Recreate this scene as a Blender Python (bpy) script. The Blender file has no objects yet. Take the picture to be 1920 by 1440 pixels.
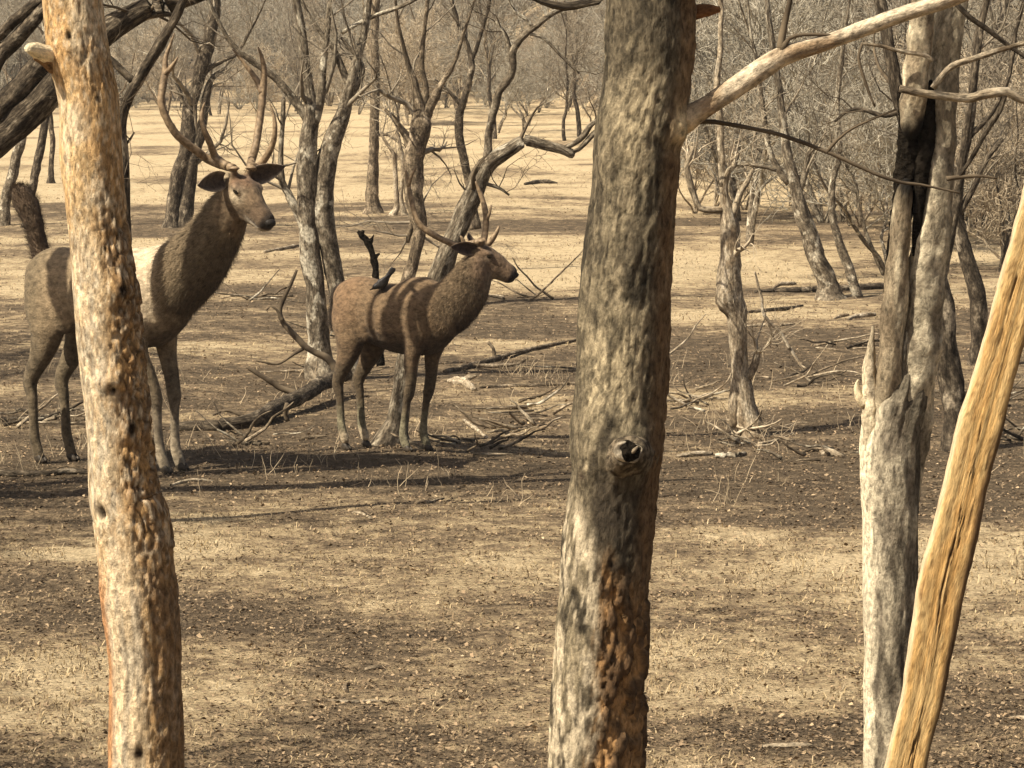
import bpy, math, random
import numpy as np
from mathutils import Vector

S = bpy.context.scene
COL = S.collection
# ------------------------------------------------------------------ camera, sky, sun, exposure
F = 6000.0            # focal length in photo pixels (1920 wide)
CAMH = 2.5
PITCH = math.atan(0.1)
cam_d = bpy.data.cameras.new('camera')
cam = bpy.data.objects.new('camera', cam_d)
COL.objects.link(cam)
cam.location = (0, 0, CAMH)
cam.rotation_euler = (math.pi/2 - PITCH, 0, 0)
cam_d.sensor_width = 36.0
cam_d.lens = 36.0 * F / 1920.0
cam_d.clip_start = 0.1
cam_d.clip_end = 3000.0
S.camera = cam

SUN_TH, SUN_EL = math.radians(61), math.radians(51)
sun_dir = Vector((-math.sin(SUN_TH)*math.cos(SUN_EL), -math.cos(SUN_TH)*math.cos(SUN_EL), math.sin(SUN_EL)))
world = bpy.data.worlds.new('World')
S.world = world
world.use_nodes = True
wn = world.node_tree
bg = wn.nodes['Background']
sky = wn.nodes.new('ShaderNodeTexSky')
sky.sky_type = 'NISHITA'
sky.sun_disc = False
sky.sun_elevation = SUN_EL
sky.sun_rotation = math.atan2(sun_dir.x, sun_dir.y)
sky.dust_density = 6.0
sky.air_density = 1.0
sky.ozone_density = 0.6
wn.links.new(sky.outputs[0], bg.inputs[0])
bg.inputs[1].default_value = 0.05
sun_l = bpy.data.lights.new('sun', 'SUN')
sun_l.energy = 5.0
sun_l.angle = math.radians(0.5)
sun_l.color = (1.0, 0.90, 0.725)
sun = bpy.data.objects.new('sun', sun_l)
COL.objects.link(sun)
sun.rotation_euler = sun_dir.to_track_quat('Z', 'Y').to_euler()
S.view_settings.view_transform = 'Standard'
S.view_settings.look = 'None'
S.view_settings.gamma = 1.0
S.view_settings.use_curve_mapping = False
S.view_settings.exposure = 0.88
S.render.engine = 'CYCLES'

# ------------------------------------------------------------------ helpers
rng = np.random.default_rng(11)
CA, SA = math.cos(PITCH), math.sin(PITCH)

def W(px, py, d):
    """world point seen at photo pixel (px,py) at distance d along +Y"""
    u, v = (px-960)/F, (720-py)/F
    ry, rz = CA + v*SA, -SA + v*CA
    t = d/ry
    return np.array([u*t, d, CAMH + rz*t])

def _hash(i, j, k, s):
    h = (i.astype(np.int64)*374761393 + j.astype(np.int64)*668265263 + k.astype(np.int64)*1442695041 + s*974634777) & 0xffffffff
    h = h.astype(np.uint64)
    h = ((h ^ (h >> np.uint64(13)))*np.uint64(1274126177)) & np.uint64(0xffffffff)
    h = ((h ^ (h >> np.uint64(15)))*np.uint64(2246822519)) & np.uint64(0xffffffff)
    return ((h ^ (h >> np.uint64(16))) & np.uint64(0xffffffff)).astype(np.float64)/4294967296.0

def vn(p, s=0):
    p = np.asarray(p, float)
    f = np.floor(p)
    i, j, k = f[..., 0].astype(np.int64), f[..., 1].astype(np.int64), f[..., 2].astype(np.int64)
    w = p - f
    w = w*w*w*(w*(w*6-15)+10)
    x, y, z = w[..., 0], w[..., 1], w[..., 2]
    def L(a, b, t): return a + (b-a)*t
    c00 = L(_hash(i, j, k, s), _hash(i+1, j, k, s), x)
    c10 = L(_hash(i, j+1, k, s), _hash(i+1, j+1, k, s), x)
    c01 = L(_hash(i, j, k+1, s), _hash(i+1, j, k+1, s), x)
    c11 = L(_hash(i, j+1, k+1, s), _hash(i+1, j+1, k+1, s), x)
    return L(L(c00, c10, y), L(c01, c11, y), z)

def fbm(p, s=0, o=4):
    p = np.asarray(p, float)
    a, t, n = 1.0, 0.0, 0.0
    for q in range(o):
        t = t + a*vn(p, s+q*17)
        n += a
        a *= 0.5
        p = p*2.03 + 5.3
    return t/n

def cell(p, s=0):
    """F1, F2-F1 and a random value of the nearest cell"""
    p = np.asarray(p, float)
    f = np.floor(p).astype(np.int64)
    b1 = np.full(p.shape[:-1], 9.0); b2 = b1.copy(); idv = np.zeros(p.shape[:-1])
    for a in (-1, 0, 1):
        for b in (-1, 0, 1):
            for c in (-1, 0, 1):
                i, j, k = f[..., 0]+a, f[..., 1]+b, f[..., 2]+c
                q = np.stack([i+_hash(i, j, k, s), j+_hash(i, j, k, s+1), k+_hash(i, j, k, s+2)], -1)
                dd = np.linalg.norm(q-p, axis=-1)
                m = dd < b1
                b2 = np.where(m, b1, np.minimum(b2, dd))
                idv = np.where(m, _hash(i, j, k, s+3), idv)
                b1 = np.where(m, dd, b1)
    return b1, b2-b1, idv

def ss(a, b, x):
    t = np.clip((x-a)/(b-a), 0, 1)
    return t*t*(3-2*t)

def nrm(v):
    return v/np.maximum(np.linalg.norm(v, axis=-1, keepdims=True), 1e-9)

# ---- terrain
def START(x):
    return 136-50*ss(0, 8, x)

def H(x, y):
    x = np.asarray(x, float); y = np.asarray(y, float)
    z0 = np.zeros_like(x*y)
    p = np.stack([x+z0, y+z0, z0], -1)
    und = 0.16*(fbm(p*0.23, 3, 2)-0.5)*ss(14, 26, y+z0) + 0.05*(fbm(p*0.7, 5, 2)-0.5) + 0.035*(fbm(p*2.6, 8, 3)-0.5)
    start = START(x+z0)
    t = (y+z0) - start
    hill = 0.20*np.where(t > 0, t*t/(t+22), 0)
    hill = hill*(0.85+0.5*(fbm(p*0.018, 21, 2)-0.4))
    bump = 0.05*np.exp(-((x+0.68)**2+(y-20.25)**2)/0.3)
    return und + hill + bump + 0.0125*np.maximum(y+z0-58, 0)**2/(np.maximum(y+z0-58, 0)+12)

def G(px, py):
    """ground point under a photo pixel"""
    d = 15000.0/max(py-120, 60)
    for _ in range(12):
        p = W(px, py, d)
        h = float(H(p[0], p[1]))
        d = d*(1 + 0.8*(p[2]-h)/(CAMH))
        d = min(max(d, 2), 250)
    return W(px, py, d)

# ---- meshes
def mk(name, V, Q=None, T=None, mat=None, attrs=None, smooth=True, loc=(0, 0, 0), parent=None):
    me = bpy.data.meshes.new(name)
    V = np.asarray(V, np.float32) - np.asarray(loc, np.float32)
    nq = 0 if Q is None else len(Q)
    nt = 0 if T is None else len(T)
    me.vertices.add(len(V)); me.vertices.foreach_set('co', V.ravel())
    me.loops.add(nq*4+nt*3); me.polygons.add(nq+nt)
    li, st = [], []
    if nq:
        li.append(np.asarray(Q, np.int32).ravel()); st.append(np.arange(nq)*4)
    if nt:
        li.append(np.asarray(T, np.int32).ravel()); st.append(nq*4+np.arange(nt)*3)
    me.loops.foreach_set('vertex_index', np.concatenate(li))
    me.polygons.foreach_set('loop_start', np.concatenate(st).astype(np.int32))
    me.polygons.foreach_set('use_smooth', np.full(nq+nt, smooth))
    me.update(calc_edges=True)
    for k, a in (attrs or {}).items():
        a = np.asarray(a, np.float32)
        if k == 'col':
            at = me.attributes.new(k, 'FLOAT_COLOR', 'POINT')
            at.data.foreach_set('color', np.concatenate([np.clip(a, 0, 1), np.ones((len(a), 1), np.float32)], 1).ravel())
        elif a.ndim == 2:
            at = me.attributes.new(k, 'FLOAT_VECTOR', 'POINT'); at.data.foreach_set('vector', a.ravel())
        else:
            at = me.attributes.new(k, 'FLOAT', 'POINT'); at.data.foreach_set('value', a)
    if mat: me.materials.append(mat)
    o = bpy.data.objects.new(name, me)
    COL.objects.link(o)
    if parent is None: o.location = loc
    else: o.parent = parent
    return o

def tag(o, label=None, cat=None, group=None, kind=None):
    if label: o['label'] = label
    if cat: o['category'] = cat
    if group: o['group'] = group
    if kind: o['kind'] = kind
    return o

def thing(name, label, cat, loc, group=None):
    o = bpy.data.objects.new(name, None)
    o.empty_display_size = 0.2
    COL.objects.link(o)
    o.location = tuple(float(c) for c in loc)
    return tag(o, label, cat, group)

def part(name, root, acc, mat, kind=None, label=None, parent=None):
    """acc = (V, Q, T, attrs) in world space; becomes a child of root"""
    V, Q, T, A = acc
    o = mk(name, V, Q, T, mat, A, True, root.location if parent is None else parent_loc(parent), parent or root)
    return tag(o, label, None, None, kind)

def parent_loc(o):
    p = Vector((0, 0, 0))
    while o is not None:
        p = p + o.location; o = o.parent
    return p

def merge(accs):
    V, Q, T, A = [], [], [], {}
    n = 0
    for (v, q, t, a) in accs:
        V.append(v)
        if q is not None and len(q): Q.append(np.asarray(q)+n)
        if t is not None and len(t): T.append(np.asarray(t)+n)
        for k in a: A.setdefault(k, []).append(a[k])
        n += len(v)
    return (np.concatenate(V), np.concatenate(Q) if Q else None, np.concatenate(T) if T else None,
            {k: np.concatenate(x) for k, x in A.items()})

def resample(P, R, seg):
    """Catmull-Rom through P; returns points, radii and parameter"""
    P = np.asarray(P, float); R = np.asarray(R, float)
    n = len(P)
    E = np.vstack([2*P[0]-P[1], P, 2*P[-1]-P[-2]])
    out, rad, par = [], [], []
    for i in range(n-1):
        m = max(1, int(math.ceil(np.linalg.norm(P[i+1]-P[i])/seg)))
        t = np.arange(m)/m
        if i == n-2: t = np.append(t, 1.0)
        t = t[:, None]
        a, b, c, d = E[i], E[i+1], E[i+2], E[i+3]
        out.append(0.5*((2*b)+(-a+c)*t+(2*a-5*b+4*c-d)*t*t+(-a+3*b-3*c+d)*t**3))
        rad.append(R[i]+(R[i+1]-R[i])*t[:, 0]); par.append(i+t[:, 0])
    return np.vstack(out), np.concatenate(rad), np.concatenate(par)

def tube(P, R, sides=10, seg=0.1, amp=0.12, seed=0, cap=True, frame_x=(1, 0, 0), wob=0.0, disp=None, full=False, freq=1.0):
    C, r, par = resample(P, R, seg)
    N = len(C)
    t = nrm(np.gradient(C, axis=0))
    if wob:
        s0 = np.concatenate([[0], np.cumsum(np.linalg.norm(np.diff(C, axis=0), axis=1))])
        for ax, q in ((0, 31), (1, 47)):
            C[:, ax] += wob*r*(fbm(np.stack([s0/(r.mean()*7), s0*0+seed, s0*0+q], -1), q, 3)-0.5)*2
    ref = np.asarray(frame_x, float)
    n1 = ref - (t@ref)[:, None]*t
    bad = np.linalg.norm(n1, axis=1) < 0.25
    if bad.any():
        r2 = np.array([0.3, 0.2, 1.0]); alt = r2-(t@r2)[:, None]*t
        n1 = alt if bad.mean() > 0.3 else np.where(bad[:, None], alt, n1)
    n1 = nrm(n1); n2 = np.cross(t, n1)
    th = np.arange(sides)/sides*2*np.pi
    ct, st = np.cos(th), np.sin(th)
    s = np.concatenate([[0], np.cumsum(np.linalg.norm(np.diff(C, axis=0), axis=1))])
    rm = r.mean()
    B = np.stack(np.broadcast_arrays(ct[None]*rm, st[None]*rm, s[:, None]), -1) + np.array([seed*1.37, seed*0.71, seed*2.11])
    rr = r[:, None]*np.ones(sides)
    if disp is not None: rr = rr + disp(B, par[:, None]+0*ct[None], th[None]+0*par[:, None], rr)
    elif amp:
        sc = np.array([0.9, 0.9, 0.35])/rm*freq
        rr = rr*(1+amp*(fbm(B*sc, seed, 3)-0.5)*2)
    V = C[:, None]+n1[:, None]*(rr*ct)[..., None]+n2[:, None]*(rr*st)[..., None]
    V = V.reshape(-1, 3)
    i = np.arange(N-1)[:, None]*sides; j = np.arange(sides)[None]; jn = (j+1) % sides
    Q = np.stack([i+j, i+jn, i+sides+jn, i+sides+j], -1).reshape(-1, 4)
    Bv = B.reshape(-1, 3); T = None
    if cap:
        V = np.vstack([V, C[0], C[-1]+t[-1]*r[-1]*0.25]); Bv = np.vstack([Bv, B[0].mean(0), B[-1].mean(0)])
        a = N*sides; k = np.arange(sides); kn = (k+1) % sides; e = (N-1)*sides
        T = np.vstack([np.stack([np.full(sides, a), kn, k], -1), np.stack([np.full(sides, a+1), e+k, e+kn], -1)])
    acc = (V, Q, T, {'bark': Bv})
    if full: return acc, (C, r, par, n1, n2, t)
    return acc

def batch(P, R, sides=3):
    """many twigs at once. P [N,K,3], R [N,K]"""
    N, K, _ = P.shape
    t = nrm(np.gradient(P, axis=1))
    ref = np.array([0.37, 0.81, 0.45])
    n1 = nrm(np.cross(t, ref)); n2 = np.cross(t, n1)
    th = np.arange(sides)/sides*2*np.pi
    V = P[:, :, None]+(n1[:, :, None]*np.cos(th)[:, None]+n2[:, :, None]*np.sin(th)[:, None])*R[:, :, None, None]
    V = V.reshape(-1, 3)
    n = np.arange(N)[:, None, None]*K*sides; k = np.arange(K-1)[None, :, None]*sides; j = np.arange(sides)[None, None]; jn = (j+1) % sides
    Q = np.stack([n+k+j, n+k+jn, n+k+sides+jn, n+k+sides+j], -1).reshape(-1, 4)
    return (V, Q, None, {'bark': V*1.0})

def sprout(rg, P, R, n, L, rr=0.6, K=6, spread=(0.5, 1.1), wander=0.2, up=0.15, t0=0.25, t1=1.0, rmin=0.002):
    N, Kp, _ = P.shape
    idx = np.repeat(np.arange(N), n)
    t = rg.uniform(t0, t1, len(idx))*(Kp-1)
    i = np.minimum(t.astype(int), Kp-2); f = (t-i)[:, None]
    pos = P[idx, i]*(1-f)+P[idx, i+1]*f
    tan = nrm(P[idx, i+1]-P[idx, i])
    r0 = np.maximum((R[idx, i]*(1-f[:, 0])+R[idx, i+1]*f[:, 0])*rr, rmin)
    v = rg.normal(size=pos.shape); perp = nrm(v-(v*tan).sum(1, keepdims=True)*tan)
    a = rg.uniform(spread[0], spread[1], len(idx))[:, None]
    d = nrm(np.cos(a)*tan+np.sin(a)*perp+np.array([0, 0, up]))
    ln = (L*rg.uniform(0.5, 1.25, len(idx))*(1.15-0.5*t/(Kp-1)))[:, None]
    pts = [pos]
    for k in range(K-1):
        d = nrm(d+rg.normal(size=d.shape)*wander+np.array([0, 0, up*0.35]))
        pos = pos+d*ln/(K-1); pts.append(pos)
    rad = np.maximum(r0[:, None]*(1-0.85*np.arange(K)/(K-1)), rmin*0.6)
    return np.stack(pts, 1), rad

def stems_array(limbs, K=10):
    P, R = [], []
    for p, r in limbs:
        c, rr, par = resample(p, r, 0.05)
        q = np.linspace(0, len(c)-1, K).astype(int)
        P.append(c[q]); R.append(rr[q])
    return np.array(P), np.array(R)

# ------------------------------------------------------------------ materials
def node(nt, t, props=None, **ins):
    n = nt.nodes.new('ShaderNode'+t)
    for k, v in (props or {}).items(): setattr(n, k, v)
    for k, v in ins.items():
        key = k.replace('_', ' ')
        sock = None
        if k.startswith('i') and k[1:].isdigit(): sock = n.inputs[int(k[1:])]
        else: sock = n.inputs[key]
        if isinstance(v, bpy.types.NodeSocket): nt.links.new(v, sock)
        else: sock.default_value = v
    return n

def ramp(nt, fac, stops):
    n = nt.nodes.new('ShaderNodeValToRGB')
    nt.links.new(fac, n.inputs[0])
    e = n.color_ramp.elements
    while len(e) < len(stops): e.new(0.5)
    for q, (p, c) in zip(e, stops):
        q.position = p
        q.color = (c, c, c, 1) if not hasattr(c, '__len__') else (*c, 1)
    return n.outputs[0]

def mixc(nt, fac, a, b, mode='MIX'):
    n = nt.nodes.new('ShaderNodeMix'); n.data_type = 'RGBA'; n.blend_type = mode
    for v, s in ((fac, n.inputs[0]), (a, n.inputs[6]), (b, n.inputs[7])):
        if isinstance(v, bpy.types.NodeSocket): nt.links.new(v, s)
        else: s.default_value = (*v, 1) if hasattr(v, '__len__') else v
    return n.outputs[2]

def newmat(name):
    m = bpy.data.materials.new(name); m.use_nodes = True
    nt = m.node_tree
    return m, nt, nt.nodes['Principled BSDF']

def coords(nt, attr, scale):
    if attr: v = node(nt, 'Attribute', {'attribute_name': attr}).outputs['Vector']
    else: v = node(nt, 'TexCoord').outputs['Object']
    return node(nt, 'Mapping', None, Vector=v, Scale=scale).outputs[0]

def bark(name, dark, mid, light, patch=None, pscale=9.0, pth=(0.52, 0.62), scale=30.0, stretch=0.32, bump=0.9, bdist=0.025):
    m, nt, b = newmat(name)
    v = coords(nt, 'bark', (1, 1, stretch))
    n1 = node(nt, 'TexNoise', None, Vector=v, Scale=scale, Detail=7.0, Roughness=0.65).outputs[0]
    c = ramp(nt, n1, [(0.33, dark), (0.5, mid), (0.66, light)])
    if patch:
        v2 = coords(nt, 'bark', (1, 1, 0.5))
        n2 = node(nt, 'TexNoise', None, Vector=v2, Scale=pscale, Detail=5.0, Roughness=0.6).outputs[0]
        c = mixc(nt, ramp(nt, n2, [(pth[0], 0.0), (pth[1], 1.0)]), c, patch)
        n4 = node(nt, 'TexNoise', None, Vector=v2, Scale=scale*3.1, Detail=3.0).outputs[0]
        c = mixc(nt, 0.9, c, ramp(nt, n4, [(0.32, 0.40), (0.68, 1.35)]), 'MULTIPLY')
    v3 = coords(nt, 'bark', (1, 1, stretch*0.5))
    n3 = node(nt, 'TexNoise', None, Vector=v3, Scale=scale*2.4, Detail=6.0, Roughness=0.7).outputs[0]
    cr = ramp(nt, n3, [(0.30, 0.35), (0.46, 1.0)])
    c = mixc(nt, 1.0, c, cr, 'MULTIPLY')
    nt.links.new(c, b.inputs['Base Color'])
    b.inputs['Roughness'].default_value = 0.92
    b.inputs['Specular IOR Level'].default_value = 0.15
    bp = node(nt, 'Bump', None, Strength=bump, Distance=bdist, Height=n3)
    nt.links.new(bp.outputs[0], b.inputs['Normal'])
    return m

def attrmat(name, nscale=60.0, stretch=0.3, lo=0.6, hi=1.3, bump=0.5, bdist=0.01, rough=0.92, coordattr='bark', sheen=0.0, detail=6.0):
    """colour from the mesh's own 'col' pigment, with procedural grain over it"""
    m, nt, b = newmat(name)
    a = node(nt, 'Attribute', {'attribute_name': 'col'}).outputs['Color']
    v = coords(nt, coordattr, (1, 1, stretch))
    n1 = node(nt, 'TexNoise', None, Vector=v, Scale=nscale, Detail=detail, Roughness=0.68).outputs[0]
    c = mixc(nt, 1.0, a, ramp(nt, n1, [(0.32, lo), (0.68, hi)]), 'MULTIPLY')
    nt.links.new(c, b.inputs['Base Color'])
    b.inputs['Roughness'].default_value = rough
    b.inputs['Specular IOR Level'].default_value = 0.15
    b.inputs['Sheen Weight'].default_value = sheen
    bp = node(nt, 'Bump', None, Strength=bump, Distance=bdist, Height=n1)
    nt.links.new(bp.outputs[0], b.inputs['Normal'])
    return m

def plain(name, c1, c2, scale=30.0, rough=0.8, bump=0.3, bdist=0.005, spec=0.2, attr=None):
    m, nt, b = newmat(name)
    v = coords(nt, attr, (1, 1, 1))
    n1 = node(nt, 'TexNoise', None, Vector=v, Scale=scale, Detail=5.0).outputs[0]
    nt.links.new(ramp(nt, n1, [(0.35, c1), (0.65, c2)]), b.inputs['Base Color'])
    b.inputs['Roughness'].default_value = rough
    b.inputs['Specular IOR Level'].default_value = spec
    nt.links.new(node(nt, 'Bump', None, Strength=bump, Distance=bdist, Height=n1).outputs[0], b.inputs['Normal'])
    return m

M_fore = attrmat('bark_of_near_trunks', 85.0, 0.5, 0.30, 1.55, 1.0, 0.010, detail=8.0)
M_wood = attrmat('split_wood', 110.0, 0.16, 0.55, 1.25, 1.0, 0.008, detail=8.0)
M_grey = bark('grey_bark', (0.05, 0.038, 0.026), (0.165, 0.132, 0.092), (0.42, 0.36, 0.265), (0.56, 0.50, 0.385), 9.0, (0.55, 0.61))
M_dark = bark('dark_bark', (0.025, 0.019, 0.013), (0.075, 0.058, 0.04), (0.23, 0.185, 0.13), (0.35, 0.29, 0.21), 9.0, (0.59, 0.66))
M_pale = bark('pale_bark', (0.16, 0.12, 0.08), (0.42, 0.34, 0.235), (0.66, 0.57, 0.43), (0.24, 0.18, 0.115), 9.0, (0.54, 0.60))
M_brown = bark('brown_bark', (0.05, 0.037, 0.025), (0.16, 0.122, 0.08), (0.36, 0.285, 0.195), (0.45, 0.36, 0.25), 9.0, (0.57, 0.64))
M_twig = plain('twig_bark', (0.12, 0.098, 0.068), (0.32, 0.27, 0.2), 9.0, 0.9, 0.2, attr='bark')
M_twigd = plain('dark_twig_bark', (0.05, 0.036, 0.023), (0.15, 0.115, 0.075), 9.0, 0.9, 0.2, attr='bark')
M_twigp = plain('pale_twig_bark', (0.26, 0.205, 0.14), (0.55, 0.46, 0.33), 9.0, 0.9, 0.2, attr='bark')
M_twigf = plain('far_twig_bark', (0.15, 0.132, 0.10), (0.42, 0.38, 0.30), 3.0, 0.9, 0.2, attr='bark')
M_char = plain('charred_hollow_wood', (0.006, 0.005, 0.004), (0.020, 0.016, 0.012), 60.0, 1.0, 1.0, 0.02, 0.0)

# ground
def straw(x, y):
    z = np.zeros_like(x)
    a = fbm(np.stack([x*0.42, y*0.62, z], -1), 61, 4)
    b = fbm(np.stack([x*1.7, y*1.9, z], -1), 67, 3)
    v = (a-0.5)*2.0+(b-0.5)*1.0+0.41
    v += 0.50*np.exp(-((y-16.6)/1.3)**2)-0.42*np.exp(-((y-19.5)/1.0)**2)-0.12*np.exp(-((y-12.6)/1.6)**2)  # straw and litter bands that also paint in sunlit and shaded strips
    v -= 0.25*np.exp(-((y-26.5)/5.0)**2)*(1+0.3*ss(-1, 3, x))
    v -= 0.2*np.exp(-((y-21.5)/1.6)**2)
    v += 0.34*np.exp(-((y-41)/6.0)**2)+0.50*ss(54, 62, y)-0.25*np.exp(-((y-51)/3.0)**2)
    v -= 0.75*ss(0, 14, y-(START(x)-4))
    return np.clip(v, 0, 1)

m_ground, nt, b = newmat('dry_ground')
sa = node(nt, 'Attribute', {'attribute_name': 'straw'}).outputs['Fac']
v = coords(nt, None, (1, 1, 1))
na = node(nt, 'TexNoise', None, Vector=v, Scale=7.0, Detail=9.0, Roughness=0.72).outputs[0]
nb = node(nt, 'TexNoise', None, Vector=v, Scale=38.0, Detail=6.0, Roughness=0.7).outputs[0]
sh = node(nt, 'Math', {'operation': 'MULTIPLY_ADD'}, i0=na, i1=2.9, i2=-1.45).outputs[0]
st_ = node(nt, 'Math', {'operation': 'ADD', 'use_clamp': True}, i0=sa, i1=sh).outputs[0]
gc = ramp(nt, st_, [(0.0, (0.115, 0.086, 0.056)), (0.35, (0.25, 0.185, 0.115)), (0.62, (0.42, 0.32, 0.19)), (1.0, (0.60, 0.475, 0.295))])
gc = mixc(nt, 1.0, gc, ramp(nt, nb, [(0.30, 0.45), (0.5, 0.95), (0.72, 1.25)]), 'MULTIPLY')
nt.links.new(gc, b.inputs['Base Color'])
b.inputs['Roughness'].default_value = 0.95
b.inputs['Specular IOR Level'].default_value = 0.1
hs = node(nt, 'Math', {'operation': 'ADD'}, i0=na, i1=nb).outputs[0]
nt.links.new(node(nt, 'Bump', None, Strength=0.9, Distance=0.05, Height=hs).outputs[0], b.inputs['Normal'])

def axis(parts):
    out = []
    for a, b_, st in parts: out.append(np.arange(a, b_, st))
    return np.concatenate(out)
gx = [0.0]
while gx[-1] < 420: gx.append(gx[-1]+max(0.09, (gx[-1]-6)*0.09))
gx = np.array(gx); gx = np.concatenate([-gx[:0:-1], gx])
gy = [3.0]
while gy[-1] < 520: gy.append(gy[-1]+(0.085 if gy[-1] < 30 else 0.085+(gy[-1]-30)*0.018))
gy = np.concatenate([[-60, -30, -12, -5, -2, 0, 1.5], gy])
X, Y = np.meshgrid(gx, gy)
GZ = H(X, Y)
nxg, nyg = len(gx), len(gy)
ii = np.arange(nyg-1)[:, None]*nxg+np.arange(nxg-1)[None]
Qg = np.stack([ii, ii+1, ii+nxg+1, ii+nxg], -1).reshape(-1, 4)
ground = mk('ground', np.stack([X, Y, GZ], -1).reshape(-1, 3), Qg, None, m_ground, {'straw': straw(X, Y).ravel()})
tag(ground, kind='structure')

# ------------------------------------------------------------------ near trunks
def gauss_knots(par_y, th, knots):
    """knots: (py, u, size_px_y, height, pit) on the camera side; returns bump, pit mask"""
    bump = np.zeros_like(par_y); pit = np.zeros_like(par_y)
    for (ky, ku, sz, h, pitd) in knots:
        tk = -math.pi/2+math.asin(max(-0.98, min(0.98, ku)))
        dth = (th-tk+math.pi) % (2*math.pi)-math.pi
        q = ((par_y-ky)/sz)**2+(dth/(sz/75.0))**2
        bump += h*np.exp(-q)
        g = np.exp(-q*3.2)
        bump -= pitd*g
        pit = np.maximum(pit, g*(pitd > 0))
    return bump, pit

def near_trunk(root, edges, d, dispfn, colfn, top_y=-900, sides=132, seg=0.0095, name='trunk', flare=1.35):
    e = sorted(edges, key=lambda q: -q[0])
    ys = np.array([q[0] for q in e], float); xl = np.array([q[1] for q in e], float); xr = np.array([q[2] for q in e], float)
    # continue to the ground and above the frame
    sl = (xl[0]+xr[0]-xl[2]-xr[2])/2/(ys[0]-ys[2]); w0 = (xr[0]-xl[0])
    gy_ = 120+F*CAMH/d
    c0 = (xl[0]+xr[0])/2
    ext_y = np.linspace(gy_+25, ys[0]+90, 4); ext_c = c0+sl*(ext_y-ys[0])*0.8
    ext_w = w0*(1+(flare-1)*np.array([1, 0.35, 0.12, 0.03]))
    c1 = (xl[-1]+xr[-1])/2; w1 = xr[-1]-xl[-1]
    sl1 = (c1-(xl[-3]+xr[-3])/2)/(ys[-1]-ys[-3])
    ty = np.linspace(ys[-1]-min(150, (ys[-1]-top_y)/4), top_y, 4); tc = c1+sl1*(ty-ys[-1])*0.6; tw = w1*np.linspace(0.95, 0.45, 4)
    Yp = np.concatenate([ext_y, ys, ty]); Cp = np.concatenate([ext_c, (xl+xr)/2, tc]); Wp = np.concatenate([ext_w, xr-xl, tw])
    P = np.array([W(c, y, d) for c, y in zip(Cp, Yp)]); R = Wp/2*d/F
    st = {}
    def dsp(B, par, th, rr):
        py = np.interp(par, np.arange(len(Yp)), Yp)
        out, col = dispfn(B, py, th, rr)
        st['col'] = col
        return out
    acc, fr = tube(P, R, sides, seg, seed=int(d*10), disp=dsp, full=True)
    V, Q, T, A = acc
    col = st['col'].reshape(-1, 3)
    A['col'] = np.vstack([col, col[:1], col[-1:]])
    part(name, root, (V, Q, T, A), M_fore)
    return P, R

def mixn(a, b, m):
    return np.asarray(a)*(1-m[..., None])+np.asarray(b)*m[..., None]

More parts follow.
